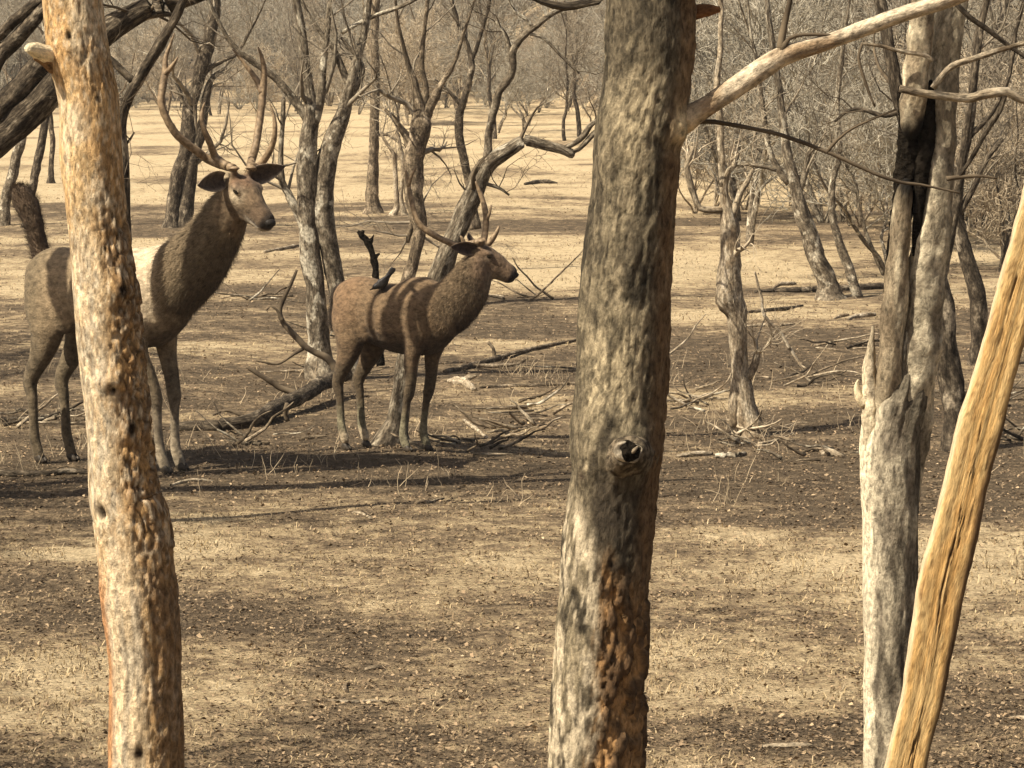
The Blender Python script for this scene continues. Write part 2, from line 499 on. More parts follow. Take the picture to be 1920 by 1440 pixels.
# --- left flaky tan trunk
DA = 8.0
edgesA = [(0, 80, 191), (100, 90, 205), (150, 104, 214), (200, 112, 223), (300, 113, 229), (440, 131, 241), (520, 136, 256), (620, 143, 267), (700, 152, 275), (780, 161, 281),
          (920, 166, 295), (970, 173, 315), (1066, 186, 329), (1130, 189, 336), (1250, 204, 339), (1440, 203, 346)]
knA = [(62, -0.1, 13, 0.004, 0.014), (190, 0.45, 9, 0.003, 0.008), (545, 0.55, 22, 0.020, 0.008), (575, 0.5, 14, -0.008, 0),
       (712, -0.02, 26, 0.02, 0), (728, 0.08, 11, 0.0, 0.022), (940, -0.62, 20, 0.008, 0.026), (800, 0.5, 22, 0.014, 0.004),
       (1395, -0.1, 24, 0.0, 0.012)]
def dispA(B, py, th, rr):
    u = np.cos(th)
    side = ss(-0.25, 0.55, u+0.5*(fbm(B*np.array([14, 14, 5]), 3, 3)-0.5))
    rough = side*ss(300, 480, py)*(1-0.6*ss(1000, 1150, py))+0.55*ss(330, 60, py)*ss(-0.5, 0.3, u)*ss(20, 110, py)
    f1, gap, cid = cell(B*np.array([52, 52, 24]), 4)
    flake = (cid-0.4)*0.010*rough-0.009*rough*ss(0.16, 0.0, gap)
    rid = fbm(B*np.array([80, 80, 9]), 12, 4)-0.5
    lowm = ss(1000, 1120, py)
    out = flake+0.003*(fbm(B*np.array([40, 40, 18]), 5, 4)-0.5)*2*(1-lowm)+lowm*rid*0.016+0.008*(fbm(B*np.array([7, 7, 3]), 9, 2)-0.5)
    kb, pit = gauss_knots(py, th, knA)
    out += kb
    n = fbm(B*np.array([30, 30, 12]), 7, 5); n2 = fbm(B*np.array([9, 9, 4]), 23, 3); n3 = fbm(B*np.array([75, 75, 22]), 29, 3)
    n4 = fbm(B*np.array([120, 120, 60]), 57, 2)
    pale, tan, org, grey, dark = (0.66, 0.52, 0.34), (0.60, 0.42, 0.22), (0.50, 0.30, 0.125), (0.38, 0.33, 0.25), (0.17, 0.10, 0.05)
    c = mixn(tan, pale, ss(0.42, 0.58, n))
    c = mixn(c, org, ss(0.46, 0.60, n2)*ss(500, 330, py)*0.8)
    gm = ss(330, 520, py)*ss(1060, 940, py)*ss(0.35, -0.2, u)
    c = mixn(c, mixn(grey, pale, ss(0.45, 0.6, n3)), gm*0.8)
    c = mixn(c, mixn(org, dark, ss(0.40, 0.58, n3*0.5+cid*0.5)), np.clip(rough*0.85*ss(300, 430, py), 0, 1))
    c = mixn(c, dark, np.clip(rough*ss(0.14, 0.02, gap), 0, 1)*0.8)
    c = mixn(c, mixn(org, dark, n3), ss(0.58, 0.68, n4)*(0.35+0.4*ss(-0.4, 0.4, u)))
    c = mixn(c, (0.74, 0.62, 0.44), ss(0.40, 0.32, n4)*0.5)
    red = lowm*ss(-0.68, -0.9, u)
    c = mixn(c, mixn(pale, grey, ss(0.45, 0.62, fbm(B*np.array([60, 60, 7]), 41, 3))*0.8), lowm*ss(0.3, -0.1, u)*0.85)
    c = mixn(c, dark, lowm*ss(0.25, 0.55, u+0.8*(n3-0.5))*0.7)  # lower right side darkened in the colour, painting in its shaded side
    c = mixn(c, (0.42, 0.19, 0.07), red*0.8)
    c = mixn(c, (0.03, 0.018, 0.01), np.clip(pit*1.3, 0, 1))
    return out, c
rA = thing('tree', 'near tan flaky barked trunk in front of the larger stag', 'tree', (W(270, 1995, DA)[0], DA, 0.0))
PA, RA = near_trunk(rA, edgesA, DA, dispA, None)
stub = tube([W(104, 108, DA-0.02), W(84, 100, DA-0.05), W(64, 92, DA-0.08), W(52, 90, DA-0.1)], [0.026, 0.022, 0.018, 0.011], 12, 0.008, 0.25, 3)
stub[3]['col'] = np.tile([0.80, 0.68, 0.46], (len(stub[0]), 1))
part('broken_stub', rA, stub, M_fore)
stub = tube([W(100, 125, DA-0.02), W(80, 112, DA-0.05), W(66, 108, DA-0.07)], [0.02, 0.014, 0.008], 12, 0.008, 0.25, 5)
stub[3]['col'] = np.tile([0.30, 0.18, 0.09], (len(stub[0]), 1))
part('broken_stub', rA, stub, M_fore)

# --- centre dark trunk
DB = 7.5
edgesB = [(0, 1140, 1305), (80, 1137, 1303), (150, 1132, 1296), (250, 1112, 1280), (360, 1107, 1268), (500, 1090, 1258), (620, 1083, 1254), (720, 1078, 1250), (790, 1068, 1246),
          (840, 1064, 1241), (890, 1069, 1233), (1000, 1054, 1226), (1140, 1044, 1216), (1300, 1036, 1209), (1440, 1028, 1206)]
knB = [(892, -0.72, 20, 0.014, 0.010), (850, 0.25, 48, 0.03, 0), (235, 0.85, 30, 0.02, 0), (1050, 0.1, 16, 0.006, 0.006)]
def dispB(B, py, th, rr):
    u = np.cos(th)
    f1, gap, cid = cell(B*np.array([46, 46, 22]), 14)
    low = ss(985, 1080, py+120*(fbm(B*np.array([16, 16, 7]), 2, 3)-0.5)-90*u)
    right = ss(-0.35, 0.1, u+0.5*(fbm(B*np.array([15, 15, 6]), 13, 3)-0.5))
    lr = low*right
    fb = fbm(B*np.array([95, 95, 40]), 71, 3)-0.5
    rid = fbm(B*np.array([55, 55, 10]), 15, 4)-0.5
    out = (0.008*rid+0.008*fb)*(1-lr)+lr*((cid-0.45)*0.014-0.010*ss(0.15, 0.0, gap))+0.012*(fbm(B*np.array([8, 8, 3]), 19, 2)-0.5)
    out += 0.006*ss(0.3, 0.8, u)*(cid-0.5)
    kb, pit = gauss_knots(py, th, knB)
    out += kb
    n = fbm(B*np.array([26, 26, 9]), 27, 5); n2 = fbm(B*np.array([10, 10, 4]), 33, 3); n3 = fbm(B*np.array([70, 70, 20]), 39, 3)
    n4 = fbm(B*np.array([110, 110, 50]), 57, 2)
    grey, dk, pale, org, dbr, cream = (0.145, 0.118, 0.078), (0.05, 0.041, 0.028), (0.39, 0.32, 0.205), (0.42, 0.24, 0.10), (0.12, 0.07, 0.035), (0.56, 0.47, 0.33)
    c = mixn(dk, grey, ss(0.42, 0.58, 0.6*n+0.4*n4))
    zp = np.exp(-((py-230)/90)**2)*np.exp(-((u+0.1)/0.45)**2)*1.1+np.exp(-((py-690)/120)**2)*ss(-0.95, -0.5, u)*ss(0.75, 0.3, u)+0.5*np.exp(-((py-1180)/260)**2)*ss(-0.2, -0.5, u)
    c = mixn(c, pale, np.clip(zp*1.2, 0, 1)*ss(0.36, 0.54, n+0.06))
    c = mixn(c, pale, ss(0.53, 0.63, 0.5*n2+0.5*n3)*0.42)
    c = mixn(c, dk, ss(0.56, 0.66, n4)*0.6)
    zd = np.exp(-((py-940)/75)**2)*ss(-0.75, -0.2, u)  # dark bark stain that also paints in the shade below the knot
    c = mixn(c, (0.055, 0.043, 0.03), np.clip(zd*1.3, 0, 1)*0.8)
    fz = np.abs(fbm(B*np.array([50, 50, 4.5]), 83, 3)-0.5)
    fis = ss(0.020, 0.004, fz)*(1-lr)
    out -= 0.003*fis
    c = mixn(c, (0.035, 0.027, 0.018), fis*0.65)
    c = mixn(c, mixn(org, dbr, ss(0.40, 0.60, 0.5*n3+0.5*cid)), lr*0.92)
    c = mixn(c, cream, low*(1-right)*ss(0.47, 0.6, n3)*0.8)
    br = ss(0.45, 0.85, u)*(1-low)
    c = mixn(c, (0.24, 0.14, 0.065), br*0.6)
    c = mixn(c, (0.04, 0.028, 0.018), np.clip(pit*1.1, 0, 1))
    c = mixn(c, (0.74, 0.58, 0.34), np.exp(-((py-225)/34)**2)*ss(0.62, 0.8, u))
    return out, c
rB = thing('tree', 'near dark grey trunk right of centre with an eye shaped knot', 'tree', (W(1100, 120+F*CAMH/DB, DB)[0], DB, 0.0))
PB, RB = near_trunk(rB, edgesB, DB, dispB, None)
mB = DB/F
def px_limb(pts, d, seg=0.05, sides=12, amp=0.12, seed=0, wob=0.0, freq=1.0):
    P = [W(q[0], q[1], q[3] if len(q) > 3 else d) for q in pts]
    R = [q[2]*(q[3] if len(q) > 3 else d)/F for q in pts]
    return tube(P, R, sides, seg, amp, seed, wob=wob, freq=freq), (np.array(P), np.array(R))
# the limb to the upper right
acc, limbB = px_limb([(1225, 262, 27), (1265, 237, 27), (1300, 214, 21), (1330, 195, 19), (1390, 155, 20), (1440, 121, 20.5), (1480, 101, 18), (1560, 76, 14.5), (1630, 50, 15), (1700, 24, 15), (1800, -8, 14), (2000, -90, 12), (2300, -250, 7)], DB-0.02, 0.012, 28, 0.10, 5, 0.12, 1.2)
n = fbm(acc[3]['bark']*np.array([40, 40, 14]), 3, 4); n2 = fbm(acc[3]['bark']*np.array([14, 14, 5]), 8, 3)
acc[3]['col'] = mixn(mixn((0.27, 0.19, 0.115), (0.46, 0.36, 0.24), ss(0.4, 0.6, n)), (0.62, 0.52, 0.38), ss(0.50, 0.62, n2)*0.8)
sl_ = acc[3]['bark'][:, 2]-acc[3]['bark'][:, 2].min()
acc[3]['col'] = mixn(acc[3]['col'], (0.66, 0.47, 0.24), ss(0.13, 0.05, sl_+0.05*(n-0.5))*0.85)
limb_o = part('branch', rB, acc, M_fore)
tw, _ = px_limb([(1463, 98, 9), (1466, 70, 7), (1474, 35, 6), (1483, -5, 5), (1500, -90, 4), (1490, -220, 2)], DB-0.02, 0.02, 10, 0.15, 6, 0.3)
part('twig', rB, tw, M_twigd, parent=limb_o)
tw, _ = px_limb([(1466, 96, 7), (1480, 72, 4), (1510, 65, 3.5), (1555, 66, 3), (1570, 72, 2)], DB-0.03, 0.02, 8, 0.15, 7, 0.3)
part('twig', rB, tw, M_twigd, parent=limb_o)
tw, _ = px_limb([(1270, 252, 8), (1315, 228, 4.5), (1400, 239, 4.2), (1470, 255, 4), (1560, 289, 4), (1640, 325, 3.6), (1690, 342, 3.2), (1725, 346, 2.5), (1800, 362, 2)], DB+0.03, 0.02, 8, 0.2, 8, 0.5)
tb = part('branch', rB, tw, M_twigd)
tw, _ = px_limb([(1550, 286, 3.5), (1570, 262, 3.2), (1600, 240, 3), (1645, 219, 2.4), (1680, 205, 2)], DB+0.03, 0.02, 8, 0.2, 9, 0.5)
part('twig', rB, tw, M_twigd, parent=tb)
# eye knot: rim and rotten heart
th_ = np.linspace(0, 2*np.pi, 28)
kc = W(1180, 846, DB-0.182)
ring = np.array([kc+np.array([0.028*math.cos(a)*(1+.12*math.sin(3*a)), 0.004*math.cos(a), 0.021*math.sin(a)*(1+.15*math.cos(2*a+1))]) for a in th_])
acc = tube(ring, 0.0056*(1+0.88*np.cos(th_-3.9)), 12, 0.006, 0.35, 3, cap=False, frame_x=(0, 1, 0))
acc[3]['col'] = mixn((0.22, 0.18, 0.13), (0.50, 0.43, 0.32), ss(0.4, 0.6, fbm(acc[3]['bark']*60, 2, 3)))
kn = part('knot', rB, acc, M_fore)
acc = tube([kc+np.array([-.004, 0.12, -0.030]), kc+np.array([-.002, 0.085, -0.022]), kc+np.array([0, 0.045, -0.012]), kc+np.array([0, 0.006, 0])], [0.075, 0.058, 0.044, 0.034], 32, 0.008, 0.25, 4, frame_x=(1, 0, 0))
acc[3]['col'] = mixn((0.055, 0.042, 0.028), (0.19, 0.15, 0.10), ss(0.42, 0.6, fbm(acc[3]['bark']*70, 2, 3)))
part('knot_collar', rB, acc, M_fore, parent=kn)
acc = tube([kc+np.array([0, 0.0, 0]), kc+np.array([0.002, -0.006, 0.001])], [0.025, 0.022], 20, 0.004, 0.5, 6, frame_x=(1, 0, 0))
part('knot_heart', rB, acc, M_char, parent=kn)
acc = tube([kc+np.array([0.001, 0, -0.012]), kc+np.array([0.010, -0.009, 0.002]), kc+np.array([0.020, -0.005, 0.012])], [0.003, 0.005, 0.002], 8, 0.004, 0.4, 8, frame_x=(0, 1, 0))
acc[3]['col'] = np.tile([0.24, 0.19, 0.13], (len(acc[0]), 1))
part('knot_splinter', rB, acc, M_fore, parent=kn)
# reddish broken stub at the top right
acc, _ = px_limb([(1285, 26, 16), (1310, 22, 13), (1330, 20, 10), (1350, 18, 6)], DB, 0.008, 12, 0.35, 15)
acc[3]['col'] = np.tile([0.20, 0.09, 0.035], (len(acc[0]), 1))
part('broken_stub', rB, acc, M_fore)

# --- right pale grey trunk that divides in two
DC = 10.0
edgesC = [(690, 1660, 1738), (730, 1640, 1742), (770, 1624, 1738), (830, 1614, 1727), (900, 1614, 1724), (1000, 1619, 1722), (1130, 1621, 1722), (1300, 1621, 1722), (1440, 1621, 1722)]
def dispC(B, py, th, rr):
    u = np.cos(th)
    n = fbm(B*np.array([40, 40, 7]), 27, 5); n2 = fbm(B*np.array([14, 14, 3.5]), 33, 3); n3 = fbm(B*np.array([80, 80, 16]), 39, 3)
    up = ss(860, 700, py)
    out = (n-0.5)*(0.014+0.03*up)+0.006*(n3-0.5)+0.014*(fbm(B*np.array([7, 7, 2.5]), 9, 2)-0.5)
    pale, grey, dk, cream = (0.44, 0.38, 0.275), (0.22, 0.185, 0.135), (0.085, 0.07, 0.05), (0.70, 0.61, 0.44)
    c = mixn(grey, pale, ss(0.43, 0.57, n))
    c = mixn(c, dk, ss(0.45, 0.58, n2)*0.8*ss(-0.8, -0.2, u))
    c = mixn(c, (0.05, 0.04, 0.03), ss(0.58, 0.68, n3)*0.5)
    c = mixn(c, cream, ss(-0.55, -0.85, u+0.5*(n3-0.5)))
    c = mixn(c, (0.06, 0.045, 0.03), up*ss(0.43, 0.36, n)*0.8)
    return out, c
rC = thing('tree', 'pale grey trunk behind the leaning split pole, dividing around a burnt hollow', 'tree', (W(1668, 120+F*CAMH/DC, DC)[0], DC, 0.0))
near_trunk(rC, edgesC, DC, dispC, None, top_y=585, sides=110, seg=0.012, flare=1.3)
def barkcol(acc, a, b_, c_, seed, sc=(34, 34, 8), char=None):
    n = fbm(acc[3]['bark']*np.array(sc), seed, 5); n2 = fbm(acc[3]['bark']*np.array([12, 12, 4]), seed+4, 3)
    acc[3]['col'] = mixn(mixn(a, b_, ss(0.4, 0.58, n)), c_, ss(0.5, 0.62, n2)*0.8)
    if char:
        z = acc[0][:, 2]+0.10*(fbm(acc[3]['bark']*np.array([22, 22, 9]), seed+9, 3)-0.5)
        acc[3]['col'] = mixn(acc[3]['col'], (0.012, 0.010, 0.008), ss(W(1700, char[0], DC)[2], W(1700, char[1], DC)[2], z))
    return acc
acc, sC1 = px_limb([(1690, 960, 26, 10.03), (1700, 860, 36, 10.02), (1712, 740, 42), (1722, 650, 44), (1732, 560, 40), (1741, 460, 36), (1752, 380, 33), (1762, 280, 30), (1770, 170, 28), (1779, 80, 28), (1788, 0, 27), (1800, -140, 24), (1822, -420, 18), (1850, -800, 9)], DC, 0.014, 40, 0.22, 21, 0.2, 1.6)
part('stem', rC, barkcol(acc, (0.24, 0.20, 0.14), (0.52, 0.45, 0.32), (0.66, 0.56, 0.39), 5), M_fore)
acc, sC2 = px_limb([(1668, 950, 22, 10.03), (1664, 850, 30, 10.0), (1664, 760, 30, 9.97), (1668, 700, 26), (1672, 640, 23), (1680, 560, 23), (1686, 470, 20), (1692, 400, 18), (1697, 355, 15), (1700, 335, 5)], DC-0.05, 0.014, 36, 0.2, 23, 0.2, 1.6)
part('stem', rC, barkcol(acc, (0.30, 0.24, 0.16), (0.62, 0.53, 0.37), (0.22, 0.17, 0.11), 7, char=(400, 350)), M_fore)
acc, sC2 = px_limb([(1705, 262, 4), (1707, 250, 15), (1710, 232, 22), (1715, 180, 24), (1722, 100, 24), (1731, 0, 23), (1738, -150, 20), (1722, -420, 15), (1700, -760, 8)], DC-0.05, 0.014, 36, 0.2, 23, 0.2, 1.6)
part('stem', rC, barkcol(acc, (0.30, 0.24, 0.16), (0.62, 0.53, 0.37), (0.22, 0.17, 0.11), 7, char=(195, 240)), M_fore)
# burnt dead stem in the hollow
acc, _ = px_limb([(1664, 720, 8), (1668, 600, 14), (1676, 480, 15), (1692, 400, 20), (1706, 330, 24), (1712, 270, 27), (1706, 210, 22), (1694, 175, 14), (1688, 160, 4)], DC+0.01, 0.012, 32, 0.22, 27, 0.3, 4.0)
part('burnt_stem', rC, acc, M_char)
acc, _ = px_limb([(1712, 480, 2), (1718, 430, 8), (1727, 340, 13), (1736, 255, 16), (1743, 190, 10), (1745, 150, 3)], DC-0.04, 0.012, 24, 0.22, 28, 0.3, 4.0)
part('burnt_stem', rC, acc, M_char)
acc, _ = px_limb([(1640, 900, 6, 10.02), (1632, 840, 13, 9.98), (1629, 790, 16), (1629, 740, 16), (1631, 690, 12), (1634, 650, 7), (1637, 612, 2.5)], DC-0.03, 0.012, 22, 0.35, 29, 0.3, 2.0)
acc = barkcol(acc, (0.48, 0.40, 0.28), (0.72, 0.61, 0.42), (0.34, 0.28, 0.2), 15)
part('splintered_spike', rC, acc, M_fore)
acc, _ = px_limb([(1622, 760, 9), (1611, 745, 8), (1606, 725, 5), (1610, 712, 2)], DC-0.04, 0.01, 12, 0.25, 30)
acc[3]['col'] = np.tile([0.7, 0.58, 0.38], (len(acc[0]), 1))
part('broken_stub', rC, acc, M_fore)
for k, (pts, mt) in enumerate([
        ([(1686, 166, 7), (1720, 173, 8), (1770, 180, 8), (1815, 184, 9), (1850, 176, 9), (1885, 172, 9), (1905, 182, 8), (1940, 196, 7), (2050, 250, 5)], M_pale),
        ([(1750, 165, 6), (1768, 140, 6), (1785, 124, 6), (1830, 108, 6), (1880, 92, 5), (1960, 70, 4)], M_pale),
        ([(1748, 115, 5), (1735, 104, 4.5), (1690, 96, 4), (1650, 86, 3.5), (1617, 82, 2.5)], M_pale),
        ([(1617, 80, 2.5), (1610, 110, 3), (1618, 140, 3), (1632, 180, 2.5), (1640, 200, 2)], M_twigd),
        ([(1885, 173, 6), (1870, 215, 5), (1845, 255, 4.5), (1820, 300, 4), (1800, 330, 3)], M_dark),
        ([(1790, 5, 5), (1815, 30, 5), (1850, 55, 5), (1900, 92, 4), (1960, 130, 3)], M_dark),
        ([(1775, 335, 5), (1830, 330, 3.5), (1870, 334, 2)], M_twigd)]):
    acc, _ = px_limb(pts, DC-0.12, 0.02, 10, 0.2, 40+k, 0.4)
    part('branch', rC, acc, mt)

# --- leaning split pole
DE = 9.0
pE = [(1600, 1900, 41), (1660, 1640, 39), (1697, 1440, 39), (1730, 1300, 41), (1766, 1100, 46), (1790, 1000, 43), (1812, 900, 42), (1836, 805, 44), (1852, 745, 41), (1877, 659, 38), (1905, 550, 38), (1935, 440, 38), (1985, 250, 36), (2065, -40, 30), (2120, -240, 22), (2138, -300, 12)]
PE = [W(x, y, DE) for x, y, r in pE]; PE[0][2] = -0.05
RE = [r*DE/F for x, y, r in pE]
stE = {}
def dispE(B, par, th, rr):
    u, v = np.cos(th), np.sin(th)
    # a rough split face towards the camera, rounded bark at the back
    flat = -rr*ss(0.30, 0.95, -v)*0.52
    g = fbm(B*np.array([95, 95, 5]), 5, 4)-0.5
    jag = 0.010*(fbm(np.stack([B[..., 2]*9, u*1.5, u*0], -1), 12, 3)-0.5)*np.abs(u)
    n = fbm(B*np.array([70, 70, 5]), 3, 4); n2 = fbm(B*np.array([22, 22, 5]), 9, 4); n3 = fbm(B*np.array([120, 120, 30]), 19, 3)
    gr = ss(0.63, 0.73, n)*ss(0.46, 0.60, n2)
    worm = ss(0.63, 0.70, n3)*ss(0.5, 0.6, n2)*np.exp(-((u-0.15)/0.35)**2)
    c = mixn((0.60, 0.37, 0.14), (0.66, 0.45, 0.20), ss(0.36, 0.64, n))
    pits = ss(0.62, 0.70, fbm(B*np.array([150, 150, 60]), 91, 2))
    c = mixn(c, (0.26, 0.14, 0.05), pits*0.6)
    c = mixn(c, (0.54, 0.30, 0.10), ss(0.52, 0.64, n2)*0.45)
    c = mixn(c, (0.13, 0.06, 0.02), np.clip(gr*0.8+worm*0.9, 0, 1))
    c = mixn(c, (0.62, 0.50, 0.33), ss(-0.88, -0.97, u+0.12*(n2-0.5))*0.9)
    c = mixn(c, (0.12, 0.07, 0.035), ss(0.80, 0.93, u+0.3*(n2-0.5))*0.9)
    stE['c'] = c
    return flat+g*0.002+jag-0.004*gr-0.005*worm
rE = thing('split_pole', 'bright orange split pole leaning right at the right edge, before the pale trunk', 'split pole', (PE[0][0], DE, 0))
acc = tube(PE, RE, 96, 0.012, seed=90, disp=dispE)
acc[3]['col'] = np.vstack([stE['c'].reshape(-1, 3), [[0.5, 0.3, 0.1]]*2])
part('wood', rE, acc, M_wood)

NEARC = []
# ------------------------------------------------------------------ bare trees further back
def crown(root, stems, rg, levels, rmin, mat, name='twigs', sides=3):
    P, R = stems
    accs = []
    for (n, L, rr, t0, up, wander, spread) in levels:
        P, R = sprout(rg, P, R, n, L, rr, 6 if len(accs) < 1 else 5, spread, wander, up, t0, 1.0, rmin)
        accs.append(batch(P, R, 5 if len(accs) == 0 else sides))
    part(name, root, merge(accs), mat, kind='stuff')

def near_crown(root, x, y, z, r, seed):
    rg = np.random.default_rng(seed)
    p = np.array([[x, y, z-.5], [x, y, z], [x+.05, y, z+.6], [x-.05, y+.05, z+1.3]]); q = np.array([r, r*.9, r*.6, r*.25])
    part('leader', root, tube(p, q, 12, .06, .15, seed, wob=.3), M_grey)
    P, R = stems_array([(p[1:], q[1:])])
    P, R = sprout(rg, P, R, 7, 1.5, .6, 7, (.5, 1.0), .2, .45, 0, 1, .012); a = [batch(P, R, 6)]
    P, R = sprout(rg, P, R, 7, .8, .5, 5, (.4, 1.1), .25, .3, .2, 1, .006); a.append(batch(P, R, 4))
    P, R = sprout(rg, P, R, 6, .4, .5, 5, (.4, 1.1), .3, .15, .2, 1, .004); a.append(batch(P, R, 3))
    part('twigs', root, merge(a), M_twig, kind='stuff')
for rt, pt, dd, sd in ((rA, (100, -880), DA, 1), (rB, (1260, -880), DB, 2), (rC, (1850, -790), DC, 3)):
    c_ = W(pt[0], pt[1], dd); near_crown(rt, c_[0], c_[1], c_[2], .05, sd)

def photo_tree(label, limbs, d, mat, tmat, seed, top=True, lev=(5, 5, 4), seg=0.06, sides=18, wob=0.25, group=None, L0=1.1, name='tree', t0=0.35, amp=0.24):
    """limbs: first is the trunk; each [(px,py,rpx[,d])]. Upper limbs go on out of the frame by themselves."""
    rg = np.random.default_rng(seed)
    base = W(limbs[0][0][0], limbs[0][0][1], limbs[0][0][3] if len(limbs[0][0]) > 3 else d)
    base[2] = float(H(base[0], base[1]))
    root = thing(name, label, 'tree', base, group)
    st = []
    for k, L in enumerate(limbs):
        P = [W(q[0], q[1], q[3] if len(q) > 3 else d) for q in L]
        R = [max(q[2]*(q[3] if len(q) > 3 else d)/F, 0.004) for q in L]
        if P[0][2] < 0.35: P[0][2] = float(H(P[0][0], P[0][1]))-0.03
        dr = nrm(np.array(P[-1]-P[-2]))
        if top and L[-1][1] < 130 and R[-1] > 0.012:      # goes on growing above
            ln = rg.uniform(1.0, 1.8); q = P[-1]
            for m in range(3):
                dr = nrm(dr+rg.normal(size=3)*0.22+np.array([0, 0, 0.25])); q = q+dr*ln/3
                P.append(q); R.append(R[-1]*0.62)
        if k == 0:
            r0_ = R[0]; P[0] = P[0]+np.array([0, 0, -0.06]); R[0] *= 1.7
            P.insert(1, P[0]+(P[1]-P[0])*min(.45, .22/max(.05, np.linalg.norm(P[1]-P[0])))); R.insert(1, r0_*1.1)
        acc = tube(P, R, sides if k == 0 else 10, seg, amp, seed+k*3, wob=wob, freq=1.3)
        part('trunk' if k == 0 else 'branch', root, acc, mat)
        st.append((np.array(P), np.array(R)))
    rmin = 0.26*d/3200
    A, B = stems_array(st)
    crown(root, (A, B), rg, [(lev[0], L0, 0.42, t0, 0.22, 0.26, (0.5, 1.15)), (lev[1], L0*0.5, 0.5, 0.15, 0.12, 0.28, (0.4, 1.1)), (lev[2], L0*0.26, 0.55, 0.15, 0.05, 0.3, (0.4, 1.1))], rmin, tmat)
    return root

def dg(py): return 15000.0/(py-120)
# twin stemmed tree left of the smaller stag
photo_tree('pale twin stemmed bare tree between the two stags, its stems crossing low down', [
    [(604, 705, 26), (600, 640, 20), (590, 560, 18), (583, 470, 19), (579, 400, 20), (577, 330, 20), (580, 260, 17), (585, 205, 14), (575, 150, 11), (566, 60, 8), (556, 0, 7), (540, -120, 5)],
    [(662, 700, 20), (648, 600, 17), (631, 520, 17), (616, 450, 19), (608, 390, 19), (610, 320, 19), (624, 262, 18), (642, 215, 14), (656, 165, 11), (672, 110, 9), (684, 55, 7.5), (692, 0, 6.5), (700, -160, 5)],
    [(581, 465, 12), (569, 420, 11), (556, 392, 9), (540, 362, 8), (530, 340, 7), (527, 290, 5), (530, 230, 4.5), (532, 186, 4)],
    [(588, 235, 11), (602, 180, 9), (606, 120, 7), (614, 50, 5), (622, -10, 4)],
    [(580, 230, 9), (552, 188, 8), (520, 150, 7), (480, 120, 6), (440, 88, 5), (420, 60, 4), (400, 20, 4)],
    [(656, 165, 8), (630, 100, 5), (600, 60, 4), (575, 20, 3), (560, -20, 3)],
    [(650, 190, 7), (680, 130, 5), (640, 70, 2.5)],
    [(640, 62, 4), (690, 35, 4), (760, 8, 4), (800, -20, 4)]], 25.7, M_grey, M_twig, 3, lev=(6, 5, 4), L0=1.0)
# dark twin tree behind the larger stag's antlers
photo_tree('dark slender two stemmed tree seen through the antlers of the larger stag', [
    [(318, 430, 14), (324, 380, 13), (332, 330, 13), (346, 288, 14), (355, 240, 15), (357, 195, 13), (368, 165, 12), (378, 125, 13), (389, 85, 13), (398, 40, 11), (404, 0, 10)],
    [(345, 424, 15), (352, 370, 13), (360, 310, 13), (372, 265, 11), (380, 232, 9), (386, 185, 8), (396, 150, 5), (420, 130, 4)],
    [(372, 160, 7), (390, 130, 5), (425, 110, 4), (445, 100, 3)],
    [(357, 215, 6), (340, 180, 4), (330, 150, 3)]], dg(430), M_dark, M_twig, 5, lev=(6, 5, 4), L0=1.3)
photo_tree('straight thin grey trunk standing alone on the sunlit grass left of centre', [
    [(697, 402, 15), (698, 370, 12), (701, 300, 10), (703, 230, 9), (703, 150, 8.5), (702, 60, 8), (706, -20, 7)],
    [(702, 255, 4), (720, 252, 3), (735, 256, 2)]], dg(402), M_brown, M_twig, 7, lev=(6, 5, 4), L0=1.4, t0=0.5)
photo_tree('thin pale sapling clump beside the straight grey trunk', [
    [(735, 408, 7), (744, 385, 5), (742, 330, 4.5), (738, 290, 4), (722, 265, 3), (712, 245, 2)],
    [(760, 412, 7), (752, 370, 4), (756, 320, 4), (750, 270, 3), (742, 240, 3)]], dg(406), M_pale, M_twigp, 8, top=False, lev=(4, 4, 3), L0=0.6)
photo_tree('stout grey trunk with a forked top rising behind the back of the smaller stag', [
    [(760, 560, 14), (766, 520, 12), (778, 480, 11), (787, 440, 12), (784, 400, 17), (777, 350, 18), (777, 300, 19), (783, 262, 18), (790, 232, 19), (786, 205, 12), (781, 178, 9), (776, 150, 7), (765, 120, 5)],
    [(790, 238, 13), (805, 205, 10), (817, 180, 9), (826, 160, 6), (850, 120, 4), (870, 60, 3)],
    [(785, 240, 10), (797, 200, 8), (798, 165, 6), (790, 120, 5), (795, 60, 4), (802, 0, 4)],
    [(768, 280, 9), (762, 255, 9), (748, 236, 6), (735, 218, 4), (722, 205, 3)],
    [(782, 400, 8), (770, 430, 6), (764, 455, 4)]], 33.5, M_brown, M_twig, 9, lev=(6, 5, 4), L0=1.0)
photo_tree('slim dark sapling with a curved stem behind the leaning tree', [
    [(893, 420, 7), (886, 375, 7), (878, 335, 8), (868, 290, 8), (862, 250, 8), (861, 222, 8), (868, 190, 7), (880, 150, 6), (884, 115, 5.5), (870, 70, 5), (855, 30, 4), (840, -20, 4)],
    [(884, 118, 4), (903, 60, 4), (918, 0, 3)],
    [(866, 200, 4), (840, 170, 3.5), (815, 150, 3)]], 38.0, M_dark, M_twig, 10, lev=(5, 5, 4), L0=1.0)
